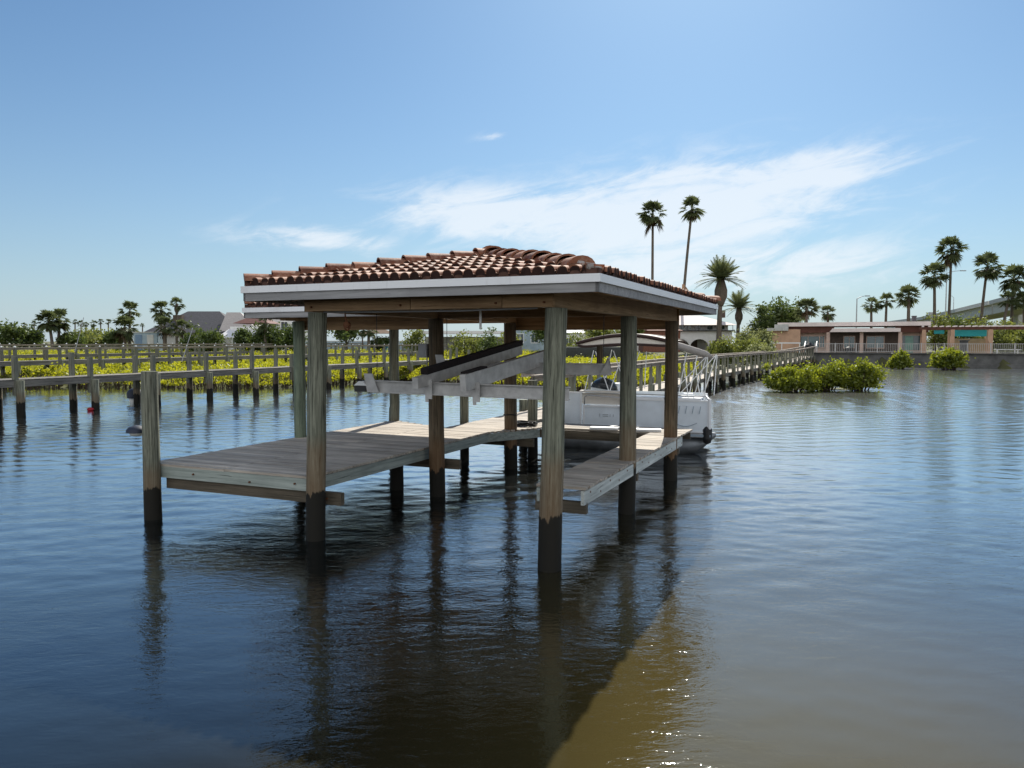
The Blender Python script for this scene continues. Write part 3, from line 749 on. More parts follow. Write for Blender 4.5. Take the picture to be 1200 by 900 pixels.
b=MB(); b.tube([(0,0,-.24),(0,0,-.2),(0,0,-.1),(0,0,.14),(0,0,.22),(0,0,.27)],[.04,.1,.13,.13,.08,.025],12)
b.tube([(0,0,.27),(-.03,0,.6),(-.12,.05,.95)],.008,5)
o=b.build('boat_fender',M['black'],None,uv(.12,11.12,.55)); tag(o,'black fender hanging at the right hand end of the pontoon boat','fender')

# ------------------------------------------------------------------ neighbouring piers on the left
def side_pier(u0,width,v0,v1,zd,ztop,sp,label,rail,stub,pr):
    root=empty('dock_pier',uv(u0,v0),-TH); tag(root,label,'pier',None)
    Ln=v1-v0
    for s in (0,1):
        b=MB(); b.bar((-s*width,0,zd-.13),(-s*width,Ln,zd-.13),.07,.26); b.build('stringer',M['greywood'],root)
    b=MB(); y=0.0
    while y<Ln: b.box((-width/2,y+.07,zd+.02),(width+.1,.14,.035)); y+=.15
    b.build('deck',M['greywood'],root)
    if rail:
        for s in (0,1):
            b=MB(); b.bar((-s*width,0,ztop-.05),(-s*width,Ln,ztop-.05),.16,.05); b.bar((-s*width,0,ztop-.13),(-s*width,Ln,ztop-.13),.04,.1); b.build('railing',M['railwood'],root)
    pa=pb=pc=None; k=0; y=.4
    while y<Ln:
        for s in (0,1):
            sd=-s*width+(.1 if s==0 else -.1)
            if pa is None:
                pa=pile_bm(pr,ztop if not stub else zd-.02,seed=3,n=10).build('pile',M['pile'],root,(sd,y,0),smooth=True,ang=50)
                b=MB(); b.box((0,0,(ztop+zd-.5)/2),(.17,.17,ztop-zd+.5)); pb=b.build('post',M['postwood'],root,(sd*1.0-(.12 if s==0 else -.12),y-.12,0))
                b=MB(); b.tube([(0,0,ztop),(0,0,ztop+.09)],[.09,.02],4); pc=b.build('post_cap',M['white'],root,(sd-(.12 if s==0 else -.12),y-.12,0)) if rail else None
            else:
                cp(pa,root,(sd+R.uniform(-.04,.04),y,R.uniform(-.1,.1) if not rail else 0),R.uniform(0,6))
                cp(pb,root,(sd-(.12 if s==0 else -.12),y-.12,R.uniform(-.25,.05) if not rail else 0))
                if pc: cp(pc,root,(sd-(.12 if s==0 else -.12),y-.12,0))
        y+=sp
    return root
side_pier(-26.6,1.2,3.7,52,1.46,2.5,3.28,'low weathered pier without railings, nearest of the piers on the left',False,True,.16)
side_pier(-46.3,1.4,14,84,1.66,2.62,3.1,'grey railed pier crossing the mangroves, second behind the boathouse on the left',True,True,.14)
side_pier(-67,1.4,20,96,1.7,2.75,3.3,'farthest grey railed pier on the left behind two others',True,True,.14)
b=MB()
for s in (-.16,.16): b.tube([(s,0,-.3),(s,0,2.1)],.025,6)
for i in range(7): b.tube([(-.16,0,-.1+.3*i),(.16,0,-.1+.3*i)],.02,6)
o=b.build('ladder',M['alu'],None,uv(-26.35,28.6,.1),-TH); tag(o,'aluminium ladder hanging on the nearest left pier','ladder')
fl=empty('float',at(158,470,37.4)*1.0,-TH); fl.location.z=0
b=MB(); b.tube([(0,0,.25),(0,0,.5),(0,0,.66),(0,0,.74)],[.34,.36,.26,.08],14); b.build('cover',M['navy'],fl,smooth=True,ang=40)
b=MB(); b.tube([(0,0,-.05),(0,0,.12),(0,0,.26)],[.18,.25,.25],14); b.build('base',M['white'],fl,smooth=True,ang=40)
tag(fl,'navy covered white float moored against a left pier pile','float')
b=MB(); b.tube([(0,0,-.05),(0,0,.03),(0,0,.09),(0,0,.12)],[.08,.14,.12,.04],12); o=b.build('buoy',M['red'],None,(at(106,480,33.2).x,33.2,.03),smooth=True); tag(o,'small red buoy on the water at a left pier pile','buoy')
for (px,py,Y,px2,py2,lb) in ((88,412,40,98,372,'thin pale pole leaning over the left pier beside the palms'),(213,424,39,226,384,'thin pale pole leaning over the left pier below the grey roofed house')):
    b=MB(); b.tube([at(px,py,Y),at(px2,py2,Y)],.018,5); o=b.build('leaning_pole',M['alu']); tag(o,lb,'pole')

# ------------------------------------------------------------------ foliage
def quads(name,pts,size,mat,parent=None,flat=.0,asp=.55,seed=0):
    """leaf shaped faces (one loose quad each) at the given points"""
    r=np.random.RandomState(seed); n=len(pts)
    a=r.normal(size=(n,3)); a[:,2]*=(1-flat); a/=np.linalg.norm(a,axis=1)[:,None]+1e-9
    b=r.normal(size=(n,3)); b-= (b*a).sum(1)[:,None]*a; b/=np.linalg.norm(b,axis=1)[:,None]+1e-9
    s=(size*r.uniform(.6,1.3,n))[:,None]
    p=np.asarray(pts)
    V=np.stack([p-a*s,p+b*s*asp,p+a*s,p-b*s*asp],1).reshape(-1,3)
    me=bpy.data.meshes.new(name); me.vertices.add(n*4); me.vertices.foreach_set('co',V.ravel())
    me.loops.add(n*4); me.loops.foreach_set('vertex_index',np.arange(n*4,dtype=np.int32))
    me.polygons.add(n); me.polygons.foreach_set('loop_start',np.arange(0,n*4,4,dtype=np.int32))
    try: me.polygons.foreach_set('loop_total',np.full(n,4,dtype=np.int32))
    except Exception: pass
    me.update(calc_edges=True); me.validate()
    me.materials.append(mat)
    o=bpy.data.objects.new(name,me); C.objects.link(o)
    if parent is not None: o.parent=parent
    return o
def cloud(center,radii,nclump,per,spread,seed,bottom=-.4):
    r=np.random.RandomState(seed); out=[]
    c=np.asarray(center,float); R3=np.asarray(radii,float)
    k=0
    while k<nclump:
        d=r.normal(size=3); d/=np.linalg.norm(d)
        if d[2]<bottom: continue
        q=c+d*R3*r.uniform(.45,1.0)**.6*(1+.26*r.normal())
        sp=spread*r.uniform(.6,1.35)
        out.append(q+r.normal(size=(per,3))*sp*np.array([1,1,.75])); k+=1
    return np.concatenate(out)
def stems(root,h,w,n,m,seed,name='stem',r0=.05):
    rr=random.Random(seed); b=MB()
    for i in range(n):
        a=rr.uniform(0,2*PI); q=rr.uniform(.1,.8)*w
        b.tube([(math.cos(a)*q*.4,math.sin(a)*q*.4,-.2),(math.cos(a)*q*.8,math.sin(a)*q*.8,h*.45),(math.cos(a)*q,math.sin(a)*q,h*.85)],[r0,r0*.7,r0*.3],5)
    return b.build(name,m,root)
SEED=[100]
def bush(px,pyb,pyt,Y,wpx,mat,label,name='bush',cat='bush',group=None,dens=1.0,leaf=None,depth=1.0,zb=None,stm=6):
    """a shrub seen between pixel rows pyb (foot) and pyt (top)"""
    SEED[0]+=1; sd_=SEED[0]
    base=at(px,pyb,Y); tp=at(px,pyt,Y)
    z=max(ground_z(base.x,Y),0) if zb is None else zb
    h=tp.z-z; w=wpx/F*Y/2
    root=empty(name,(base.x,Y,z)); tag(root,label,cat,group)
    lf=leaf or Y*.0017
    ncl=int(40*dens*max(1,w/h)); per=int(40*dens)
    pts=cloud((0,0,h*.46),(w*.86,w*.8*depth,h*.5),ncl,per,h*.1+.04,sd_,-.75)
    pts=pts[pts[:,2]>(.05 if name!='mangrove_bush' else .08*h*(1+.8*np.sin(pts[:,0]*3.1)))]
    quads('foliage',pts,lf,M[mat],root,seed=sd_)
    stems(root,h*.8,w,stm,M['root'],sd_,'stem',.03+h*.012)
    return root
def tree(px,pyb,pyt,Y,wpx,mat,label,name='tree',group=None,dens=1.0,zb=None,low=.3):
    SEED[0]+=1; sd_=SEED[0]; rr=random.Random(sd_)
    base=at(px,pyb,Y); tp=at(px,pyt,Y); z=max(ground_z(base.x,Y),0) if zb is None else zb
    h=tp.z-z; w=wpx/F*Y/2
    root=empty(name,(base.x,Y,z)); tag(root,label,'tree',group)
    b=MB(); b.tube([(0,0,-.3),(rr.uniform(-.1,.1),0,h*.25),(rr.uniform(-.2,.2),0,h*.55)],[.12+h*.022,.1+h*.015,.05+h*.008],8)
    for i in range(6):
        a=rr.uniform(0,6.28); e=rr.uniform(.5,.85)
        b.tube([(0,0,h*rr.uniform(.2,.4)),(math.cos(a)*w*.35,math.sin(a)*w*.35,h*(e-.15)),(math.cos(a)*w*.7,math.sin(a)*w*.7,h*e)],[.03+h*.01,.02+h*.006,.02],5)
    b.build('trunk',M['trunk'],root)
    cz=h*(low+(1-low)*.5)
    pts=cloud((0,0,cz),(w*.82,w*.8,h*(1-low)*.46),int(46*dens),int(38*dens),h*.05+w*.07,sd_,-.8)
    quads('crown',pts,Y*.0021,M[mat],root,seed=sd_)
    return root

# mangrove marsh that fills the shallows on the left: nobody could count it
def marsh():
    r=np.random.RandomState(5); P=[]
    N=420000
    x=r.uniform(-80,16,N*2); y=r.uniform(43,104,N*2)
    sy=np.array([shore_y(a) for a in x])
    keep=(y>sy-.8); keep&=r.uniform(size=N*2)<np.clip(1.25*(52.0/y)**1.5,.4,1)
    rx,ry=x-P2[0],y-P2[1]; u=rx*UX+ry*UY; v=rx*VX+ry*VY
    pier_u=np.where(v<42,-4.7,-4.7+(v-42)/50*3.5)
    keep&=(u<pier_u-1.1)
    x,y,sy,u=x[keep],y[keep],sy[keep],u[keep]
    hh=.72+.26*np.sin(x*.9+1.3*np.sin(y*.5))*np.sin(y*.8+.7*np.sin(x*.6))+.25*np.sin(x*2.3)*np.sin(y*1.9)+.12*r.normal(size=len(x))
    hh=np.clip(hh,.3,1.6)*np.clip((y-sy+1.4)/2.5,.45,1)
    hh*=np.where(u>-16,1.25,1.0)
    z=.15+np.clip((y-92)/14,0,1)*1.1+hh*(1-.55*r.uniform(size=len(x))**2.2)
    o=quads('mangrove_marsh',np.stack([x,y,z],1),.095,M['mang'],None,seed=9)
    tag(o,'sunlit yellow green mangrove marsh filling the shallows on the left','mangroves',kind='stuff')
    b=MB(); rr=random.Random(4)
    for i in range(1500):
        xx=rr.uniform(-62,11); yy=shore_y(xx)+rr.uniform(-.9,1.3); lean=rr.uniform(-.35,.35); hz=rr.uniform(.45,.95)
        b.tube([(xx,yy,-.2),(xx+lean*.5,yy+rr.uniform(-.1,.2),hz*.6),(xx+lean,yy+.3,hz)],[.035,.028,.018],4,cap=False)
    o=b.build('mangrove_roots',M['root']); tag(o,'tangle of brown prop roots along the water edge of the marsh','roots',kind='stuff')
marsh()
# single mangroves
for (px,pb,pt,Y,w,lb) in [(925,456,431,46.6,62,'rounded mangrove bush close beside the long pier, left of a clump'),
                          (968,458,426,47.6,60,'tallest mangrove bush in the middle of the clump right of the pier'),
                          (1008,458,427,47.2,46,'bright mangrove bush at the right hand end of the clump')]:
    bush(px,pb,pt,Y,w,'mang2',lb,'mangrove_bush','mangrove','mangroves right of the long pier',2.1,.085,.95,.0,26)
bush(1055,431,413,84,21,'mang2','small mangrove standing at the foot of the seawall','mangrove_bush','mangrove','mangroves at the seawall',1.5,.15,.9,.0,18)
bush(1111,433,411,82,36,'mang2','wide mangrove at the foot of the seawall below the pergola','mangrove_bush','mangrove','mangroves at the seawall',1.8,.15,.9,.0,24)

# ------------------------------------------------------------------ palms
def fan_crown(r,n,seed,droop=.9,segs=13,blade=.55):
    """fan fronds: petiole plus a radiating blade"""
    rr=random.Random(seed); V=[];Fc=[]
    def q(a,b,c,d):
        o=len(V); V.extend([a,b,c,d]); Fc.append((o,o+1,o+2,o+3))
    for i in range(n):
        az=rr.uniform(0,2*PI); el=rr.uniform(-.95,1.35) if i>3 else rr.uniform(.9,1.4)
        d=Vector((math.cos(az)*math.cos(el),math.sin(az)*math.cos(el),math.sin(el)))
        Lp=r*rr.uniform(.42,.6); Lb=r*rr.uniform(.45,.62)
        side=d.cross(Vector((0,0,1))); side=side.normalized() if side.length>.05 else Vector((1,0,0))
        nrm=side.cross(d).normalized()
        hub=d*Lp+Vector((0,0,-.12*Lp*droop))
        w=side*.02*r
        q(Vector((0,0,0))-w,Vector((0,0,0))+w,hub+w,hub-w)
        tw=rr.uniform(-.5,.5); side2=side*math.cos(tw)+nrm*math.sin(tw)
        for k in range(segs):
            an=(k/(segs-1)-.5)*3.4
            dd=d*math.cos(an)+side2*math.sin(an)
            Lk=Lb*(.75+.25*math.cos(an))*rr.uniform(.85,1.1)
            dro=Vector((0,0,-1))*Lk*.35*droop*rr.uniform(.5,1.3)
            mid=hub+dd*Lk*.55+dro*.25; tip=hub+dd*Lk+dro
            wd=dd.cross(nrm).normalized()*Lk*.105
            q(hub,mid-wd,tip,mid+wd)
    return V,Fc
def date_crown(r,n,seed):
    rr=random.Random(seed); V=[];Fc=[]
    def q(a,b,c,d):
        o=len(V); V.extend([a,b,c,d]); Fc.append((o,o+1,o+2,o+3))
    for i in range(n):
        az=2*PI*i*.618+rr.uniform(-.2,.2); el=-.12+1.4*(i/n)**1.15+rr.uniform(-.1,.1)
        d=Vector((math.cos(az)*math.cos(el),math.sin(az)*math.cos(el),math.sin(el)))
        side=Vector((-math.sin(az),math.cos(az),0)); L=r*rr.uniform(.9,1.1)
        K=9; pr=None
        for k in range(K+1):
            s=k/K; p=d*L*s+Vector((0,0,-1))*L*.34*s*s*math.cos(el)
            if pr is not None:
                q(pr-side*.015*r,pr+side*.015*r,p+side*.01*r,p-side*.01*r)
                for sg in (-1,1):
                    for h in (0,.5):
                        a=pr.lerp(p,h); l=L*.26*math.sin(PI*min(1,.12+.8*s))+.03
                        tip=a+(side*sg*.75+d*.5+Vector((0,0,-.12))).normalized()*l
                        wd=d*L*.022
                        q(a-wd,a.lerp(tip,.6)-wd*.6,tip,a+wd)
            pr=p
    return V,Fc
def palm(px,pyb,crown_py,Y,rpx,label,kind='fan',name='palm_tree',group=None,px2=None,trunk=.17,skirt=0.0,seed=None,n=30,ball=0.0,pylow=None):
    """px,pyb: foot; px2,crown_py: crown centre"""
    SEED[0]+=1; sd_=seed or SEED[0]
    f=at(px,pyb,Y); c=at(px2 if px2 is not None else px,crown_py,Y)
    z=max(ground_z(f.x,Y),0); root=empty(name,(f.x,Y,z)); tag(root,label,'palm',group)
    cl=Vector((c.x-f.x,0,c.z-z)); r=rpx/F*Y
    rr=random.Random(sd_)
    b=MB(); K=8; pts=[];rs=[]
    for k in range(K+1):
        s=k/K; pts.append((cl.x*(s**1.4),.0,-.3+(cl.z+.3)*s)); rs.append(trunk*(1.25-.4*s) if k else trunk*1.5)
    b.tube(pts,rs,9); b.build('trunk',M['trunk'],root,smooth=True)
    V,Fc=(fan_crown(r*1.08,int(n*1.12),sd_) if kind=='fan' else date_crown(r,n,sd_))
    m=MB(); m.add([v+cl for v in V],Fc); m.build('crown',M['palm' if kind=='fan' else 'palmdate'],root)
    if skirt:
        V,Fc=fan_crown(r*.8,16,sd_+500,1.6); m=MB()
        m.add([Vector((v.x*.75,v.y*.75,-abs(v.z)*1.1-abs(v.x)*.4))*skirt+cl-Vector((0,0,r*.15)) for v in V],Fc); m.build('dead_fronds',M['palmdead'],root)
    if ball:
        m=MB(); m.tube([cl+Vector((0,0,-q*r)) for q in (1.55*ball,1.35*ball,1.0*ball,.65*ball,.3*ball,.0)],[trunk*1.1,r*.22*ball,r*.36*ball,r*.37*ball,r*.27*ball,r*.12],12); m.build('boot_ball',M['trunk'],root,smooth=True)
    return root
# left shore
palm(62,404,375,114,15,'dark spreading palm, left of the pair on the far left shore',trunk=.2,skirt=.9,px2=57,n=40)
palm(68,404,374,116,14,'bushy palm, right of the pair on the far left shore',trunk=.2,skirt=1.0,px2=70,n=36)
palm(152,404,364,112,13,'round headed palm rising above a shaggy lower palm, left shore',trunk=.18,n=30)
palm(146,404,383,109,16,'shaggy low palm with brown dead fronds, left shore',trunk=.22,skirt=1.2,n=34)
palm(189,404,363,108,13,'round palm standing between the shed and the grey roof',trunk=.17,n=30)
palm(207,404,356,110,9.5,'slender palm with a bulging trunk before the grey roof',trunk=.16,ball=.8,px2=207,n=24)
palm(193,404,382,105,13,'low brownish palm in front of the grey roofed house',trunk=.25,skirt=1.1,n=26)
palm(213,404,384,106,12,'low sparse palm at the bottom of the grey roof',trunk=.2,skirt=1.0,n=24)
for i,(px,py,r_) in enumerate([(88,377,3.5),(95,379,4.5),(101,380,3.5),(110,379,5),(118,377,4),(127,377,4),(167,381,3),(28,381,3.6),(40,379,4)]):
    palm(px,400,py,300,r_,'distant little palm on the skyline beyond the left shore',group='distant palms on the left skyline',trunk=.25,n=20)
for i,(px,pb,pt,Y,w,m,lb) in enumerate([(14,404,379,118,44,'tree','broad dark tree at the left edge of the far shore'),(36,404,384,121,30,'shrubdk','low dark tree left of the pair of palms'),
      (82,404,390,117,34,'shrubdk','low dark thicket right of the pair of palms'),(104,405,388,190,70,'shrub','wide pale green wood far behind the left shore'),(125,404,391,150,60,'shrub','pale green scrub behind the shaggy palm'),
      (135,404,388,111,22,'tree','dark shrubby tree at the foot of the shaggy palm')]):
    tree(px,pb,pt,Y,w,m,lb,low=.05,dens=1.1)
for i,(px,pb,pt,Y,w,lb) in enumerate([(232,404,388,104,44,'rounded dark green hedge before the grey roofed house'),(248,404,388,102,30,'lighter round shrub at the end of the hedge'),(287,404,385,106,22,'dark bush before the white house with red roof'),(306,404,383,104,18,'dark upright bush right of the white house'),(320,404,381,104,30,'bush under the wing of the boathouse roof on the far shore'),(343,404,383,106,28,'bush with pale flowers far behind the wing posts')]):
    bush(px,pb,pt,Y,w,'shrubdk',lb,group=None,dens=1.3)
palm(311,404,378,103,12,'dark palm on the far shore below the wing roof',trunk=.2,n=26)
# centre, seen under the roof
tree(406,404,378,112,40,'tree','dark spreading tree seen under the roof between front left posts',low=.35)
palm(432,404,386,108,11,'low yellowish palm beside the gazebo',trunk=.2,n=26)
bush(448,404,394,112,26,'shrubdk','dark bush under the gazebo roof')
bush(545,402,390,98,40,'shrub','bright shrub before the long white carport')
bush(575,402,389,97,36,'shrubdk','round dark shrub at the right of the carport')
bush(598,402,390,99,22,'shrub','low shrub at the right end of the carport')
bush(487,404,385,104,22,'shrub','pale shrub with flowers left of the carport')
tree(640,404,378,106,44,'shrubdk','dark leafy tree right of the pale blue house')
tree(706,404,377,104,40,'shrub','bright green tree before the blue roofed house')
tree(738,404,376,112,26,'shrub','yellow green tree left of the arched villa')
bush(676,405,391,96,34,'shrub','green shrub at the black garden fence')
# slope beside the long pier
for (px,pb,pt,Y,w,m,lb) in [(850,411,399,78,22,'shrub','brownish yellow shrub on the bank beside the long pier'),(873,410,388,84,28,'palebush','domed pale shrub crowning the bank before the chimney'),(882,410,396,78,34,'shrub','wide shrub on the bank below the domed shrub'),(839,411,403,80,12,'shrub','small bright shrub at the left of the bank'),
      (890,412,402,72,30,'palebush','low scrub on the bank above the pier railing'),(893,404,387,92,20,'palebush','pale shrub at the foot of the orange chimney')]:
    bush(px,pb,pt,Y,w,m,lb,dens=1.4,zb=.6)
# tall palms
G1='tall thin palms above the boathouse roof'
palm(764,405,250,132,17,'tall straight thin palm above the boathouse roof',px2=765,trunk=.22,skirt=1.25,n=34,seed=41)
palm(797,405,244,128,16,'tall thin palm leaning right above the boathouse roof',px2=811,trunk=.22,skirt=.9,n=28,seed=42)
palm(842,406,327,108,31,'stout date palm with a swollen trunk top beside the villa','date',px2=845,trunk=.32,n=58,ball=.66,seed=43)
palm(864,405,361,118,24,'small date palm with a round boot ball right of the stout one','date',px2=866,trunk=.26,n=46,ball=.52,seed=44)
palm(945,402,361,108,15,'bushy cabbage palm behind the orange house roof',trunk=.2,skirt=.8,n=36)
palm(970,402,366,112,10,'small cabbage palm behind the flat roof, right of the bushy one',trunk=.18,n=28)
palm(1021,402,357,112,11,'low cabbage palm, first of three right of the street lamp',trunk=.18,n=28)
palm(1037,402,352,112,11,'cabbage palm, middle one of three above the flat roof',px2=1039,trunk=.18,n=26)
palm(1064,402,347,108,15,'largest of three cabbage palms above the flat roof',px2=1065,trunk=.22,n=36)
palm(1095,402,322,120,17,'full headed palm, shorter of the two tall ones right of the house',trunk=.22,skirt=1.1,n=36)
palm(1111,402,291,124,17,'tallest thin palm right of the house',px2=1115,trunk=.2,skirt=1.2,n=36)
palm(1147,402,312,120,18,'palm leaning right in front of the bridge railing',px2=1157,trunk=.2,skirt=1.0,n=38)
palm(1184,402,325,115,17,'thick headed palm at the right edge before the bridge',px2=1188,trunk=.22,skirt=1.0,n=40)
palm(1172,402,350,112,12,'low leaning palm below the thick headed palm at the right',px2=1182,trunk=.2,n=26)
palm(1200,402,352,113,13,'low palm cut by the right edge of the view',trunk=.2,n=26)
for (px,pb,pt,Y,w,m,lb) in [(893,402,361,112,30,'tree','dark green tree left of the row behind the chimney'),(910,402,354,114,34,'tree','tall dark tree behind the chimney'),(926,402,355,116,28,'tree','dark tree between the chimney and the bushy palm')]:
    tree(px,pb,pt,Y,w,m,lb,low=.1,dens=1.2)
for (px,pb,pt,Y,w,m,lb) in [(1100,402,372,104,34,'shrub','yellow flowering shrub behind the red pergola beam'),(1122,402,374,106,28,'shrubdk','shrub between pergola and bridge end'),(1138,402,372,106,30,'shrub','shrub behind the turquoise awning'),(1165,402,377,102,40,'shrub','wide shrub under the bridge right of the awning'),(1192,402,378,102,40,'shrub','wide shrub at the right edge under the bridge'),
     (1170,405,388,97,36,'shrub','light shrub inside the pergola at the right'),(1196,405,389,97,30,'shrub','light shrub inside the pergola at the right edge')]:
    bush(px,pb,pt,Y,w,m,lb,dens=1.2)

# ------------------------------------------------------------------ buildings
def glass_mat(name,c): return plain(name,c,.12,.3,.8,spec=.8)
M['glass']=glass_mat('window_glass',(.06,.09,.1)); M['glassblue']=glass_mat('blue_window_glass',(.1,.17,.19))
M['orange']=stucco('orange_stucco',(.52,.33,.22)); M['pink']=stucco('pink_stucco',(.6,.44,.36)); M['maroon']=stucco('maroon_band',(.13,.055,.04))
M['roofpink']=stucco('pale_pink_roof',(.8,.7,.65),.1); M['stucco']=stucco('white_stucco',(.82,.82,.8),.1); M['greyst']=stucco('pale_grey_stucco',(.5,.5,.47))
M['roofgrey']=plain('grey_shingle',(.085,.085,.095),.85,.3,4,bump=.4); M['roofred']=plain('red_roof_tile',(.22,.1,.075),.8,.3,4)
M['shade_brown']=plain('dark_porch_wall',(.1,.075,.06),.8,.3); M['turq']=plain('turquoise_canvas',(.04,.42,.45),.7,.1); M['blueh']=stucco('pale_blue_siding',(.3,.38,.43)); M['tan']=stucco('tan_wall',(.42,.3,.18))
M['metalrail']=plain('white_grey_rail_paint',(.5,.49,.47),.5,.15); M['wallc']=plain('stained_seawall_concrete',(.14,.14,.135),.9,.45,.9,bump=.3)
M['bluer']=plain('blue_metal_roof',(.14,.22,.32),.5,.15); M['whroof']=plain('white_metal_roof',(.75,.74,.74),.4,.06)
def hiproof(b,x0,x1,y0,y1,z0,z1,ridge=.0,ov=.4):
    x0-=ov;x1+=ov;y0-=ov;y1+=ov; d=min(x1-x0,y1-y0)/2
    if x1-x0>y1-y0: ra=(x0+d,(y0+y1)/2,z1); rb_=(x1-d,(y0+y1)/2,z1)
    else: ra=((x0+x1)/2,y0+d,z1); rb_=((x0+x1)/2,y1-d,z1)
    vs=[(x0,y0,z0),(x1,y0,z0),(x1,y1,z0),(x0,y1,z0),ra,rb_]
    if x1-x0>y1-y0: fs=[(0,1,5,4),(2,3,4,5),(1,2,5),(3,0,4),(3,2,1,0)]
    else: fs=[(0,1,4),(1,2,5,4),(2,3,5),(3,0,4,5),(3,2,1,0)]
    b.add(vs,fs)
def window(root,x,y,z,w,h,m='glass',fm='white'):
    f=MB()
    for sx in (-1,1): f.box((x+sx*w/2,y-.04,z),(.09,.1,h+.1))
    for sz in (-1,1): f.box((x,y-.045,z+sz*h/2),(w+.09,.1,.09))
    f.box((x,y-.035,z),(.05,.06,h))
    o=f.build('window',M[fm],root); p=MB(); p.box((x,y-.01,z),(w,.03,h)); p.build('pane',M[m],o); return o
def X(px,Y): return (px-600)/F*Y
def Zp(py,Y): return at(600,py,Y).z

# orange house behind the seawall, square to the shore
HV=97.0
H=empty('stucco_house',uv(0,HV,1.55),-TH); tag(H,'low orange and pink stucco house with flat pale roof behind the seawall','house')
b=MB(); b.box((3.9,5,1.55),(16,8,3.1)); b.build('wall',M['pink'],H)
b=MB(); b.box((-4.3,1.2,1.5),(3.4,3,3.0)); b.build('wall',M['orange'],H)
b=MB(); b.box((-5.35,.3,3.0),(2.6,2.6,.35)); b.box((-4.9,.5,3.4),(1.7,2.2,.5)); b.build('chimney',M['greyst'],H)
b=MB(); b.box((3.4,4.6,3.62),(17.6,10,.5)); b.build('roof',M['roofpink'],H)
for x,w in ((-1.6,6.0),(10.2,3.6)): b=MB(); b.box((x,.35,2.95),(w,.5,.8)); b.build('roof_band',M['maroon'],H)
b=MB(); b.wallprism([(-.0,0),(8.0,0),(8.0,.45),(.35,.45)],(.9,-1.6,2.62),(1,0,0),(0,1,0),(0,0,1),2.4); b.build('awning',M['roofpink'],H)
b=MB(); b.box((4.9,.92,1.35),(7.9,.1,2.5)); b.build('porch_wall',M['shade_brown'],H)  # dark sheet across the porch recess, its shade put into the colour
for x in (.75,4.6,8.9):
    b=MB(); b.box((x,-.6,1.3),(.4,.4,2.6)); b.build('column',M['pink'],H)
window(H,-1.7,.96,1.4,2.8,1.5,'glassblue','pink'); window(H,.0,.955,1.4,.6,1.5,'glassblue','pink')
window(H,3.2,.86,1.35,1.3,1.5,'glassblue','pink'); window(H,6.2,.86,1.35,2.0,1.5,'glassblue','pink'); window(H,10.4,.96,1.25,2.4,1.9,'glass','pink'); 
b=MB(); b.box((10.0,.9,1.1),(.9,.05,2.1)); b.build('door',plain('pale_green_door',(.2,.36,.3),.4),H)
b=MB(); b.box((10.6,3,4.2),(.5,.5,.7)); b.box((10.6,3,4.6),(.6,.6,.12)); b.build('vent_stack',M['roofgrey'],H)
# seawall and terrace fence
SW=MB(); SW.box((27,91.3,.2),(58,.5,2.8)); SW.box((27,91.2,1.62),(58,.8,.1)); SW.box((27,90.95,-.1),(58,.3,1.1))
o=SW.build('seawall',M['wallc'],None,uv(0,0),-TH); tag(o,'dark stained concrete seawall along the right shore below the houses','seawall')
b=MB(); b.box((34,94,1.6),(46,4,.12)); 
TF=empty('terrace_fence',uv(-.6,91.6,1.67),-TH); tag(TF,'long white picket railing on top of the seawall','fence')
b=MB(); Lf=46
b.box((Lf/2,0,1.05),(Lf,.07,.06)); b.box((Lf/2,0,.12),(Lf,.05,.05))
x=.1
while x<Lf: b.box((x,0,.58),(.035,.035,.9)); x+=.19
b.build('railing',M['metalrail'],TF)
fp=None; x=0
while x<=Lf:
    if fp is None: b2=MB(); b2.box((0,0,.57),(.1,.1,1.14)); fp=b2.build('post',M['metalrail'],TF,(x,0,0))
    else: cp(fp,TF,(x,0,0))
    x+=2.3
b=MB(); b.box((0,0,.7),(.8,.6,1.5)); b.box((0,0,1.5),(1.0,.8,.12)); o=b.build('gate_pillar',M['wallc'],None,uv(15.2,91.9,1.6),-TH); tag(o,'dark masonry pillar interrupting the terrace railing below the pergola','pillar')
b=MB(); b.box((0,0,.45),(2.6,.5,.07)); b.box((-1,0,.2),(.1,.4,.45)); b.box((1,0,.2),(.1,.4,.45)); o=b.build('bench',M['white'],None,uv(19.6,93,1.62),-TH); tag(o,'white bench behind the terrace railing at the right','bench')
for px,py,w_,h_,lb in ((949,403,1.1,1.25,'black covered grill on the terrace in front of the blue window'),(995,404,.9,.8,'low dark covered grill on the terrace at the porch')):
    p=at(px,py,93.5); b=MB(); b.tube([(0,0,0),(0,0,h_*.45),(0,0,h_*.75),(0,0,h_)],[w_*.38,w_*.5,w_*.45,w_*.12],12); b.box((0,0,-.05),(w_*.9,.5,.12))
    o=b.build('grill',M['black'],None,(p.x,93.5,1.62),smooth=False); tag(o,lb,'grill')
# white garden fence by the pier head
GF=empty('garden_fence',uv(-6.4,92.5,1.55),-TH); tag(GF,'white horizontal rail fence at the pier head before the orange house','fence')
b=MB(); b.box((1.9,0,1.25),(4.4,.06,.14)); b.box((.4,0.1,.75),(1.6,.06,.2)); b.build('rail',M['white'],GF)
for x in (-.2,1.9,4.0): b=MB(); b.box((x,0.06,.6),(.1,.06,1.3)); b.build('post',M['white'],GF)
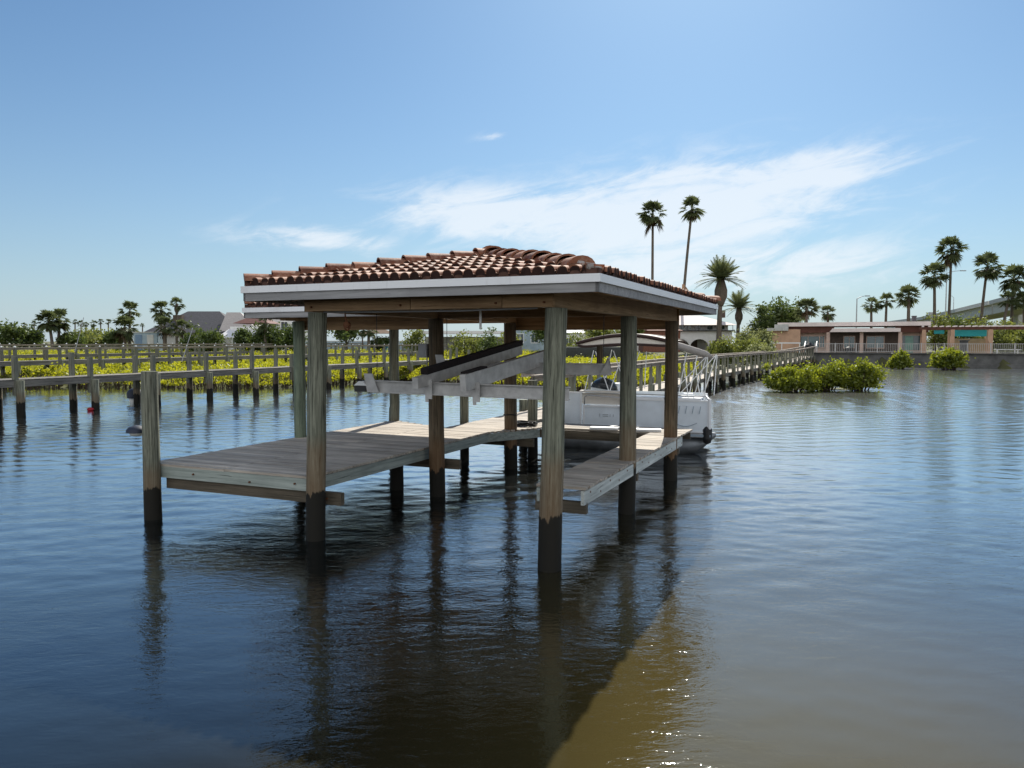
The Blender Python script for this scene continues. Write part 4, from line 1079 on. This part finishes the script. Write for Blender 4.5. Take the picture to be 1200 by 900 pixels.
# pergola with awning
PG=empty('pergola',uv(11.2,95.5,1.6),-TH); tag(PG,'long dark red pergola with white rafter ends right of the house','pergola')
b=MB(); b.box((9,0,2.95),(18.5,.25,.32)); b.box((9,2.6,2.95),(18.5,.25,.32)); b.build('beam',M['maroon'],PG)
ra=None
for i in range(27):
    if ra is None: b=MB(); b.box((0,1.2,3.19),(.18,3.4,.16)); ra=b.build('rafter',M['roofpink'],PG,(.1+i*.69,0,0))
    else: cp(ra,PG,(.1+i*.69,0,0))
po=None
for x in (.2,3.2,7.1,12.5,18.0):
    for y in (0,2.6):
        if po is None: b=MB(); b.box((0,0,1.4),(.42,.42,2.8)); po=b.build('post',M['orange'],PG,(x,y,0))
        else: cp(po,PG,(x,y,0))
b=MB(); b.wallprism([(0,0),(3.4,0),(3.4,.75),(0,.75)],(3.5,1.5,2.0),(1,0,0),(0,1,0),(0,0,1),.06); b.wallprism([(-.0,0),(1.1,0),(1.1,.45),(0,.45)],(1.4,1.6,2.3),(1,0,0),(0,1,0),(0,0,1),.06)
o=b.build('awning',M['turq'],None,uv(11.2,95.5,1.6),-TH); tag(o,'turquoise canvas awning hanging under the pergola','awning')
b=MB(); b.box((0,0,.9),(3.6,1.6,1.8)); o=b.build('garden_shed',M['tan'],None,uv(16.3,98.6,1.55),-TH); tag(o,'tan garden wall below the turquoise awning','wall')

# white villa with arches
VY_=124.0
VL=empty('villa',(X(800,VY_),VY_,1.4),0); tag(VL,'white two storey villa with arches below a glazed balcony','villa')
va,vb=X(737,VY_)-X(800,VY_),X(857,VY_)-X(800,VY_)
zr0,zr1=Zp(381,VY_)-1.4,Zp(369,VY_)-1.4; zf=Zp(388,VY_)-1.4
def arch_wall(x0_,x1_,zt,spans,sz,th=.4):
    """one solid wall with arched openings cut to the floor"""
    b=MB(); cur=x0_
    for (c,w) in spans:
        b.box(((cur+c-w/2)/2,0,zt/2),(c-w/2-cur,th,zt)); cur=c+w/2
        N=12
        for k in range(N):
            a0=PI*k/N; a1=PI*(k+1)/N
            pa=(c-math.cos(a0)*w/2,sz+math.sin(a0)*w*.42); pb=(c-math.cos(a1)*w/2,sz+math.sin(a1)*w*.42)
            b.wallprism([pa,pb,(pb[0],zt),(pa[0],zt)],(0,-th/2,0),(1,0,0),(0,1,0),(0,0,1),th)
    b.box(((cur+x1_)/2,0,zt/2),(x1_-cur,th,zt)); return b
ps=X(1,VY_)-X(0,VY_)
arch_wall(va,vb,zf,[( -33*ps,20*ps),(-4*ps,22*ps),(19*ps,21*ps),(43*ps,21*ps)],.75).build('arcade',M['stucco'],VL)
b=MB(); b.box(((va+vb)/2,3.2,zf/2),(vb-va,.3,zf)); b.build('back_wall',M['greyst'],VL)
for x in (-30,-2,18,46): b=MB(); b.box((x*ps,3.0,1.0),(1.1,.1,2.0)); b.build('door',M['shade_brown'],VL)
b=MB(); b.box(((va+vb)/2,1.0,zf+.08),(vb-va+.6,3.4,.16)); b.build('balcony_floor',M['roofgrey'],VL)
b=MB(); b.box(((va+vb)/2,1.6,(zf+zr0)/2+.1),(vb-va-.4,.3,zr0-zf)); b.build('wall',M['stucco'],VL)
for x in (-52,-40,-28,-14,0,8,20,34,48): window(VL,x*ps,1.44,(zf+zr0)/2+.1,7*ps,(zr0-zf)*.7,'glassblue' if x<10 else 'glass')
b=MB()
for x in np.arange(va,vb+.1,(vb-va)/9): b.box((x,-.55,zf+.55),(.07,.07,.95))
b.box(((va+vb)/2,-.55,zf+1.0),(vb-va,.08,.07)); b.build('balcony_rail',M['roofgrey'],VL)
b=MB(); hiproof(b,va,vb,-.6,8,zr0,zr1,ov=.6); b.build('roof',M['roofpink'],VL)
b=MB(); b.box((vb-8*ps,2,zr1+.2),(.9,.9,1.2)); b.build('chimney',M['shade_brown'],VL)
# upper tiled block left of the villa, seen just over the boathouse eave
HB2=empty('brick_house',(X(775,116),116,1.4)); tag(HB2,'small reddish house with tiled roof partly hidden left of the villa','house')
b=MB(); b.box((0,2,1.6),(5.6,4,3.2)); b.build('wall',plain('red_brick_wall',(.25,.11,.075),.9,.3,5),HB2)
b=MB(); hiproof(b,-2.8,2.8,0,4,3.2,4.3); b.build('roof',M['roofred'],HB2)
window(HB2,-.9,0,1.8,1.2,1.2); window(HB2,1.2,0,1.8,1.2,1.2)

# houses on the left shore
gy=132.0; gx=X(232,gy)
GH=empty('grey_roofed_house',(gx,gy,1.3)); tag(GH,'house under a large grey hipped roof on the left shore','house')
k=ps_=gy/F
b=MB(); b.box((-1,5,1.7),(16,9,3.4)); b.build('wall',M['greyst'],GH)
b=MB(); hiproof(b,-8.6,7.0,0,10,Zp(390,gy)-1.3,Zp(363.5,gy)-1.3,ov=.6); r1=b.build('roof',M['roofgrey'],GH)
b=MB(); b.add([(4.4,-2.0,Zp(389,gy)-1.3),(10.4,-2.0,Zp(384,gy)-1.3),(6.0,4.0,Zp(365,gy)-1.3),(3.6,4,Zp(365,gy)-1.3),(10.4,5,Zp(384,gy)-1.3)],[(0,1,2,3),(1,4,2)]); b.build('roof_slope',plain('sunlit_shingle',(.27,.25,.24),.7,.2,4),GH)  # lighter copy of the grey shingle, sunlight painted into the colour
b=MB(); b.box((-4.4,3.0,Zp(373,gy)-1.3),(1.5,1.2,1.3)); b.build('chimney',M['shade_brown'],GH)
window(GH,-2,.48,1.9,1.8,1.3); window(GH,3,.48,1.9,1.8,1.3)
SH=empty('shed',(X(171,106),106,1.3)); tag(SH,'small pale blue grey shed between palms on the left shore','shed')
b=MB(); b.box((0,1.2,1.45),(3.2,2.4,2.9)); b.build('wall',M['blueh'],SH)
b=MB(); b.box((0,1.2,2.95),(3.4,2.6,.12)); b.build('roof',M['greyst'],SH)
b=MB(); b.box((-.9,-.03,1.5),(.9,.05,2.2)); b.build('door',M['bluer'],SH)
b=MB(); b.box((.7,-.03,1.6),(.9,.05,2.0)); b.build('shutter',M['greyst'],SH)
WH=empty('white_house',(X(296,120),120,1.3)); tag(WH,'white house with dark red roof and lean-to porch on the left shore','house')
b=MB(); b.box((-.6,3,2.0),(5.6,6,4.0)); b.build('wall',M['stucco'],WH)
b=MB(); hiproof(b,-2.6,2.4,0,6,Zp(379,120)-1.3,Zp(367.5,120)-1.3,ov=.3); b.build('roof',plain('dark_red_roof',(.13,.05,.042),.8,.3,4),WH)
b=MB(); b.add([(-4.5,-2.4,2.35),(1.5,-2.4,2.35),(1.5,0,3.6),(-3.6,0,3.6),(-4.5,-2.4,2.22),(1.5,-2.4,2.22),(1.5,0,3.47),(-3.6,0,3.47)],[(0,1,2,3),(7,6,5,4),(0,4,5,1),(3,7,4,0),(1,5,6,2)]); b.build('porch_roof',M['whroof'],WH)
for x in (-4.2,-2.3,1.2): b=MB(); b.box((x,-2.2,1.1),(.16,.16,2.2)); b.build('porch_post',M['white'],WH)
window(WH,-2.4,0,1.4,1.4,1.3); window(WH,.6,0,1.4,1.3,1.3)
TW=empty('white_house',(X(341,128),128,1.3)); tag(TW,'tall white house with many windows half hidden behind the wing posts','house')
b=MB(); b.box((0,3,2.8),(7.5,6,5.6)); b.build('wall',M['stucco'],TW)
b=MB(); hiproof(b,-3.75,3.75,0,6,5.6,6.8); b.build('roof',M['roofgrey'],TW)
for x in (-2.8,-1,.8,2.6): window(TW,x,0,4.2,1.1,1.5); window(TW,x,0,1.6,1.1,1.5)
# centre
GZ=empty('gazebo',(X(444,113),113,1.3)); tag(GZ,'small gazebo with brown hipped roof on the far shore','gazebo')
b=MB(); hiproof(b,-2.2,2.2,-1.5,1.5,Zp(391,113)-1.3,Zp(385.5,113)-1.3,ov=.4); b.build('roof',plain('brown_thatch',(.13,.08,.05),.9,.3),GZ)
for x in (-2.1,-.3,2.1):
    b=MB(); b.tube([(x,-1.4,0),(x,-1.4,2.5)],.1,8); b.build('post',M['trunk'],GZ)
b=MB(); b.box((.3,1.2,1.1),(1.6,.15,2.2)); b.build('back_wall',M['tan'],GZ)
b=MB(); b.box((0,0,.5),(1.6,.8,.9)); b.box((-.15,0,1.05),(1.0,.7,.3)); o=b.build('covered_skiff',plain('bright_blue_tarp',(.05,.3,.5),.5),None,(X(459,111),111,1.3)); tag(o,'bright blue covered load beside the gazebo','covered load')
LW=empty('garden_wall',(X(420,122),122,1.3)); tag(LW,'long pale blue garden wall behind the dark tree','wall')
b=MB(); b.box((0,0,.85),(17,.3,1.7)); b.build('panel',M['blueh'],LW)
b=MB(); b.box((0,0,1.76),(17.1,.4,.1)); b.build('coping',M['stucco'],LW)
CP=empty('carport',(X(545,106),106,1.3)); tag(CP,'long low carport with flat white roof on the far shore','carport')
b=MB(); b.box((0,2,Zp(389.5,106)-1.3),(12.4,5,.4)); b.build('roof',M['whroof'],CP)
for x in (-5.8,-3,-.2,2.6,5.6):
    b=MB(); b.box((x,-.3,1.25),(.14,.14,2.3)); b.build('post',M['white'],CP)
b=MB(); b.box((0,4.4,1.2),(12,.2,2.3)); b.build('back_wall',M['greyst'],CP)
BHs=empty('blue_house',(X(618,126),126,1.3)); tag(BHs,'pale blue house with white trim behind the back post','house')
b=MB(); b.box((0,3,2.0),(6.4,5,4.0)); b.build('wall',M['blueh'],BHs)
b=MB(); b.box((0,3,4.1),(7,5.6,.3)); b.build('roof',M['stucco'],BHs)
window(BHs,-1.2,.5,2.2,1.2,1.5); window(BHs,1.2,.5,2.2,1.2,1.5)
BR=empty('blue_roofed_house',(X(678,118),118,1.3)); tag(BR,'white house with blue metal roof left of the bright green tree','house')
b=MB(); b.box((0,3,1.5),(7,5,3.0)); b.build('wall',M['stucco'],BR)
b=MB(); hiproof(b,-3.5,3.5,.5,5.5,3.0,4.3); b.build('roof',M['bluer'],BR)
window(BR,-1.5,.5,1.6,1.3,1.2); window(BR,1.5,.5,1.6,1.3,1.2)
BF=empty('black_fence',(X(690,90),90,.7)); tag(BF,'low black garden fence above the bright mangroves behind the boat','fence')
b=MB(); b.box((0,0,.95),(9,.06,1.3)); b.build('panel',M['tint'],BF)
b=MB(); b.box((0,0,1.64),(9.1,.12,.08)); b.build('rail',M['greybox'],BF)

# bridge and lamps
BG=empty('bridge',(0,0,0)); tag(BG,'grey concrete road bridge climbing to the right behind the palms','bridge')
bp=[at(1062,378,300),at(1112,372,262),at(1160,362.5,225),at(1205,353,195),at(1300,330,160),at(1420,318,140)]
b=MB(); g1=MB(); g2=MB()
for p,q in zip(bp,bp[1:]):
    d=(q-p); n_=Vector((-d.y,d.x,0)).normalized()
    if n_.y<0: n_=-n_
    def off(pt,k,z): return pt+n_*k+Vector((0,0,z))
    g1.add([off(p,0,-.8),off(q,0,-.8),off(q,0,.2),off(p,0,.2),off(p,9,-.8),off(q,9,-.8),off(q,9,.2),off(p,9,.2)],[(0,1,2,3),(7,6,5,4),(3,2,6,7),(0,4,5,1),(0,3,7,4),(1,5,6,2)])
    g2.add([off(p,.8,-3.2),off(q,.8,-3.2),off(q,.8,-.8),off(p,.8,-.8),off(p,8,-3.2),off(q,8,-3.2),off(q,8,-.8),off(p,8,-.8)],[(0,1,2,3),(7,6,5,4),(0,4,5,1),(0,3,7,4),(1,5,6,2)])
g1.build('deck',M['concrete'],BG); g2.build('girder',M['concrete'],BG)
rl=MB()
for p,q in zip(bp,bp[1:]):
    d=q-p; N=int(d.length/3.2)
    rl.bar(p+Vector((0,0,1.25)),q+Vector((0,0,1.25)),.12,.12); rl.bar(p+Vector((0,0,.8)),q+Vector((0,0,.8)),.09,.09)
    for i in range(N): c=p.lerp(q,i/N); rl.box((c.x,c.y,c.z+.7),(.25,.25,1.1))
rl.build('railing',M['concrete'],BG)
for i,(f_) in enumerate((1,2,3,4)):
    p=bp[f_]; 
    b=MB(); b.box((p.x,p.y+4,(p.z-3.2)/2),(1.6,3,p.z-3.2)); b.build('pier_column',M['concrete'],BG)
def lamp(px,pyb,pyt,Y,pxa,label,pya=None):
    f=at(px,pyb,Y); tp=at(px,pyt,Y); e=at(pxa,pya if pya else pyt-2,Y)
    root=empty('street_lamp',(f.x,Y,f.z)); tag(root,label,'street lamp',None)
    h=tp.z-f.z; dx=e.x-tp.x; de=e.z-tp.z
    b=MB(); b.tube([(0,0,0),(0,0,h)],[.16,.1],8); b.build('pole',M['alu'],root)
    b=MB(); b.tube([(0,0,h),(dx*.5,0,h+de*.7),(dx,0,h+de)],[.08,.07,.05],6); b.build('arm',M['alu'],root)
    b=MB(); b.box((dx*1.12,0,h+de-.05),(abs(dx)*.3+.3,.3,.18)); b.build('lamp_head',M['greybox'],root)
lamp(1003,402,350,150,1014,'grey street lamp with arm to the right behind the flat roof',346.5)
lamp(1107,402,320,165,1124,'tall street lamp between the two tall palms',317)
lamp(1117,371,349,262,1112.5,'street lamp standing on the bridge, arm to the left',346)
b=MB(); p=at(1091,402,128); b.tube([(0,0,0),(0,0,6.2)],.09,8); b.box((0,0,6.1),(1.0,.3,.45)); o=b.build('floodlight',M['alu'],None,(p.x,128,1.5)); tag(o,'short floodlight mast left of the full headed palm','floodlight')
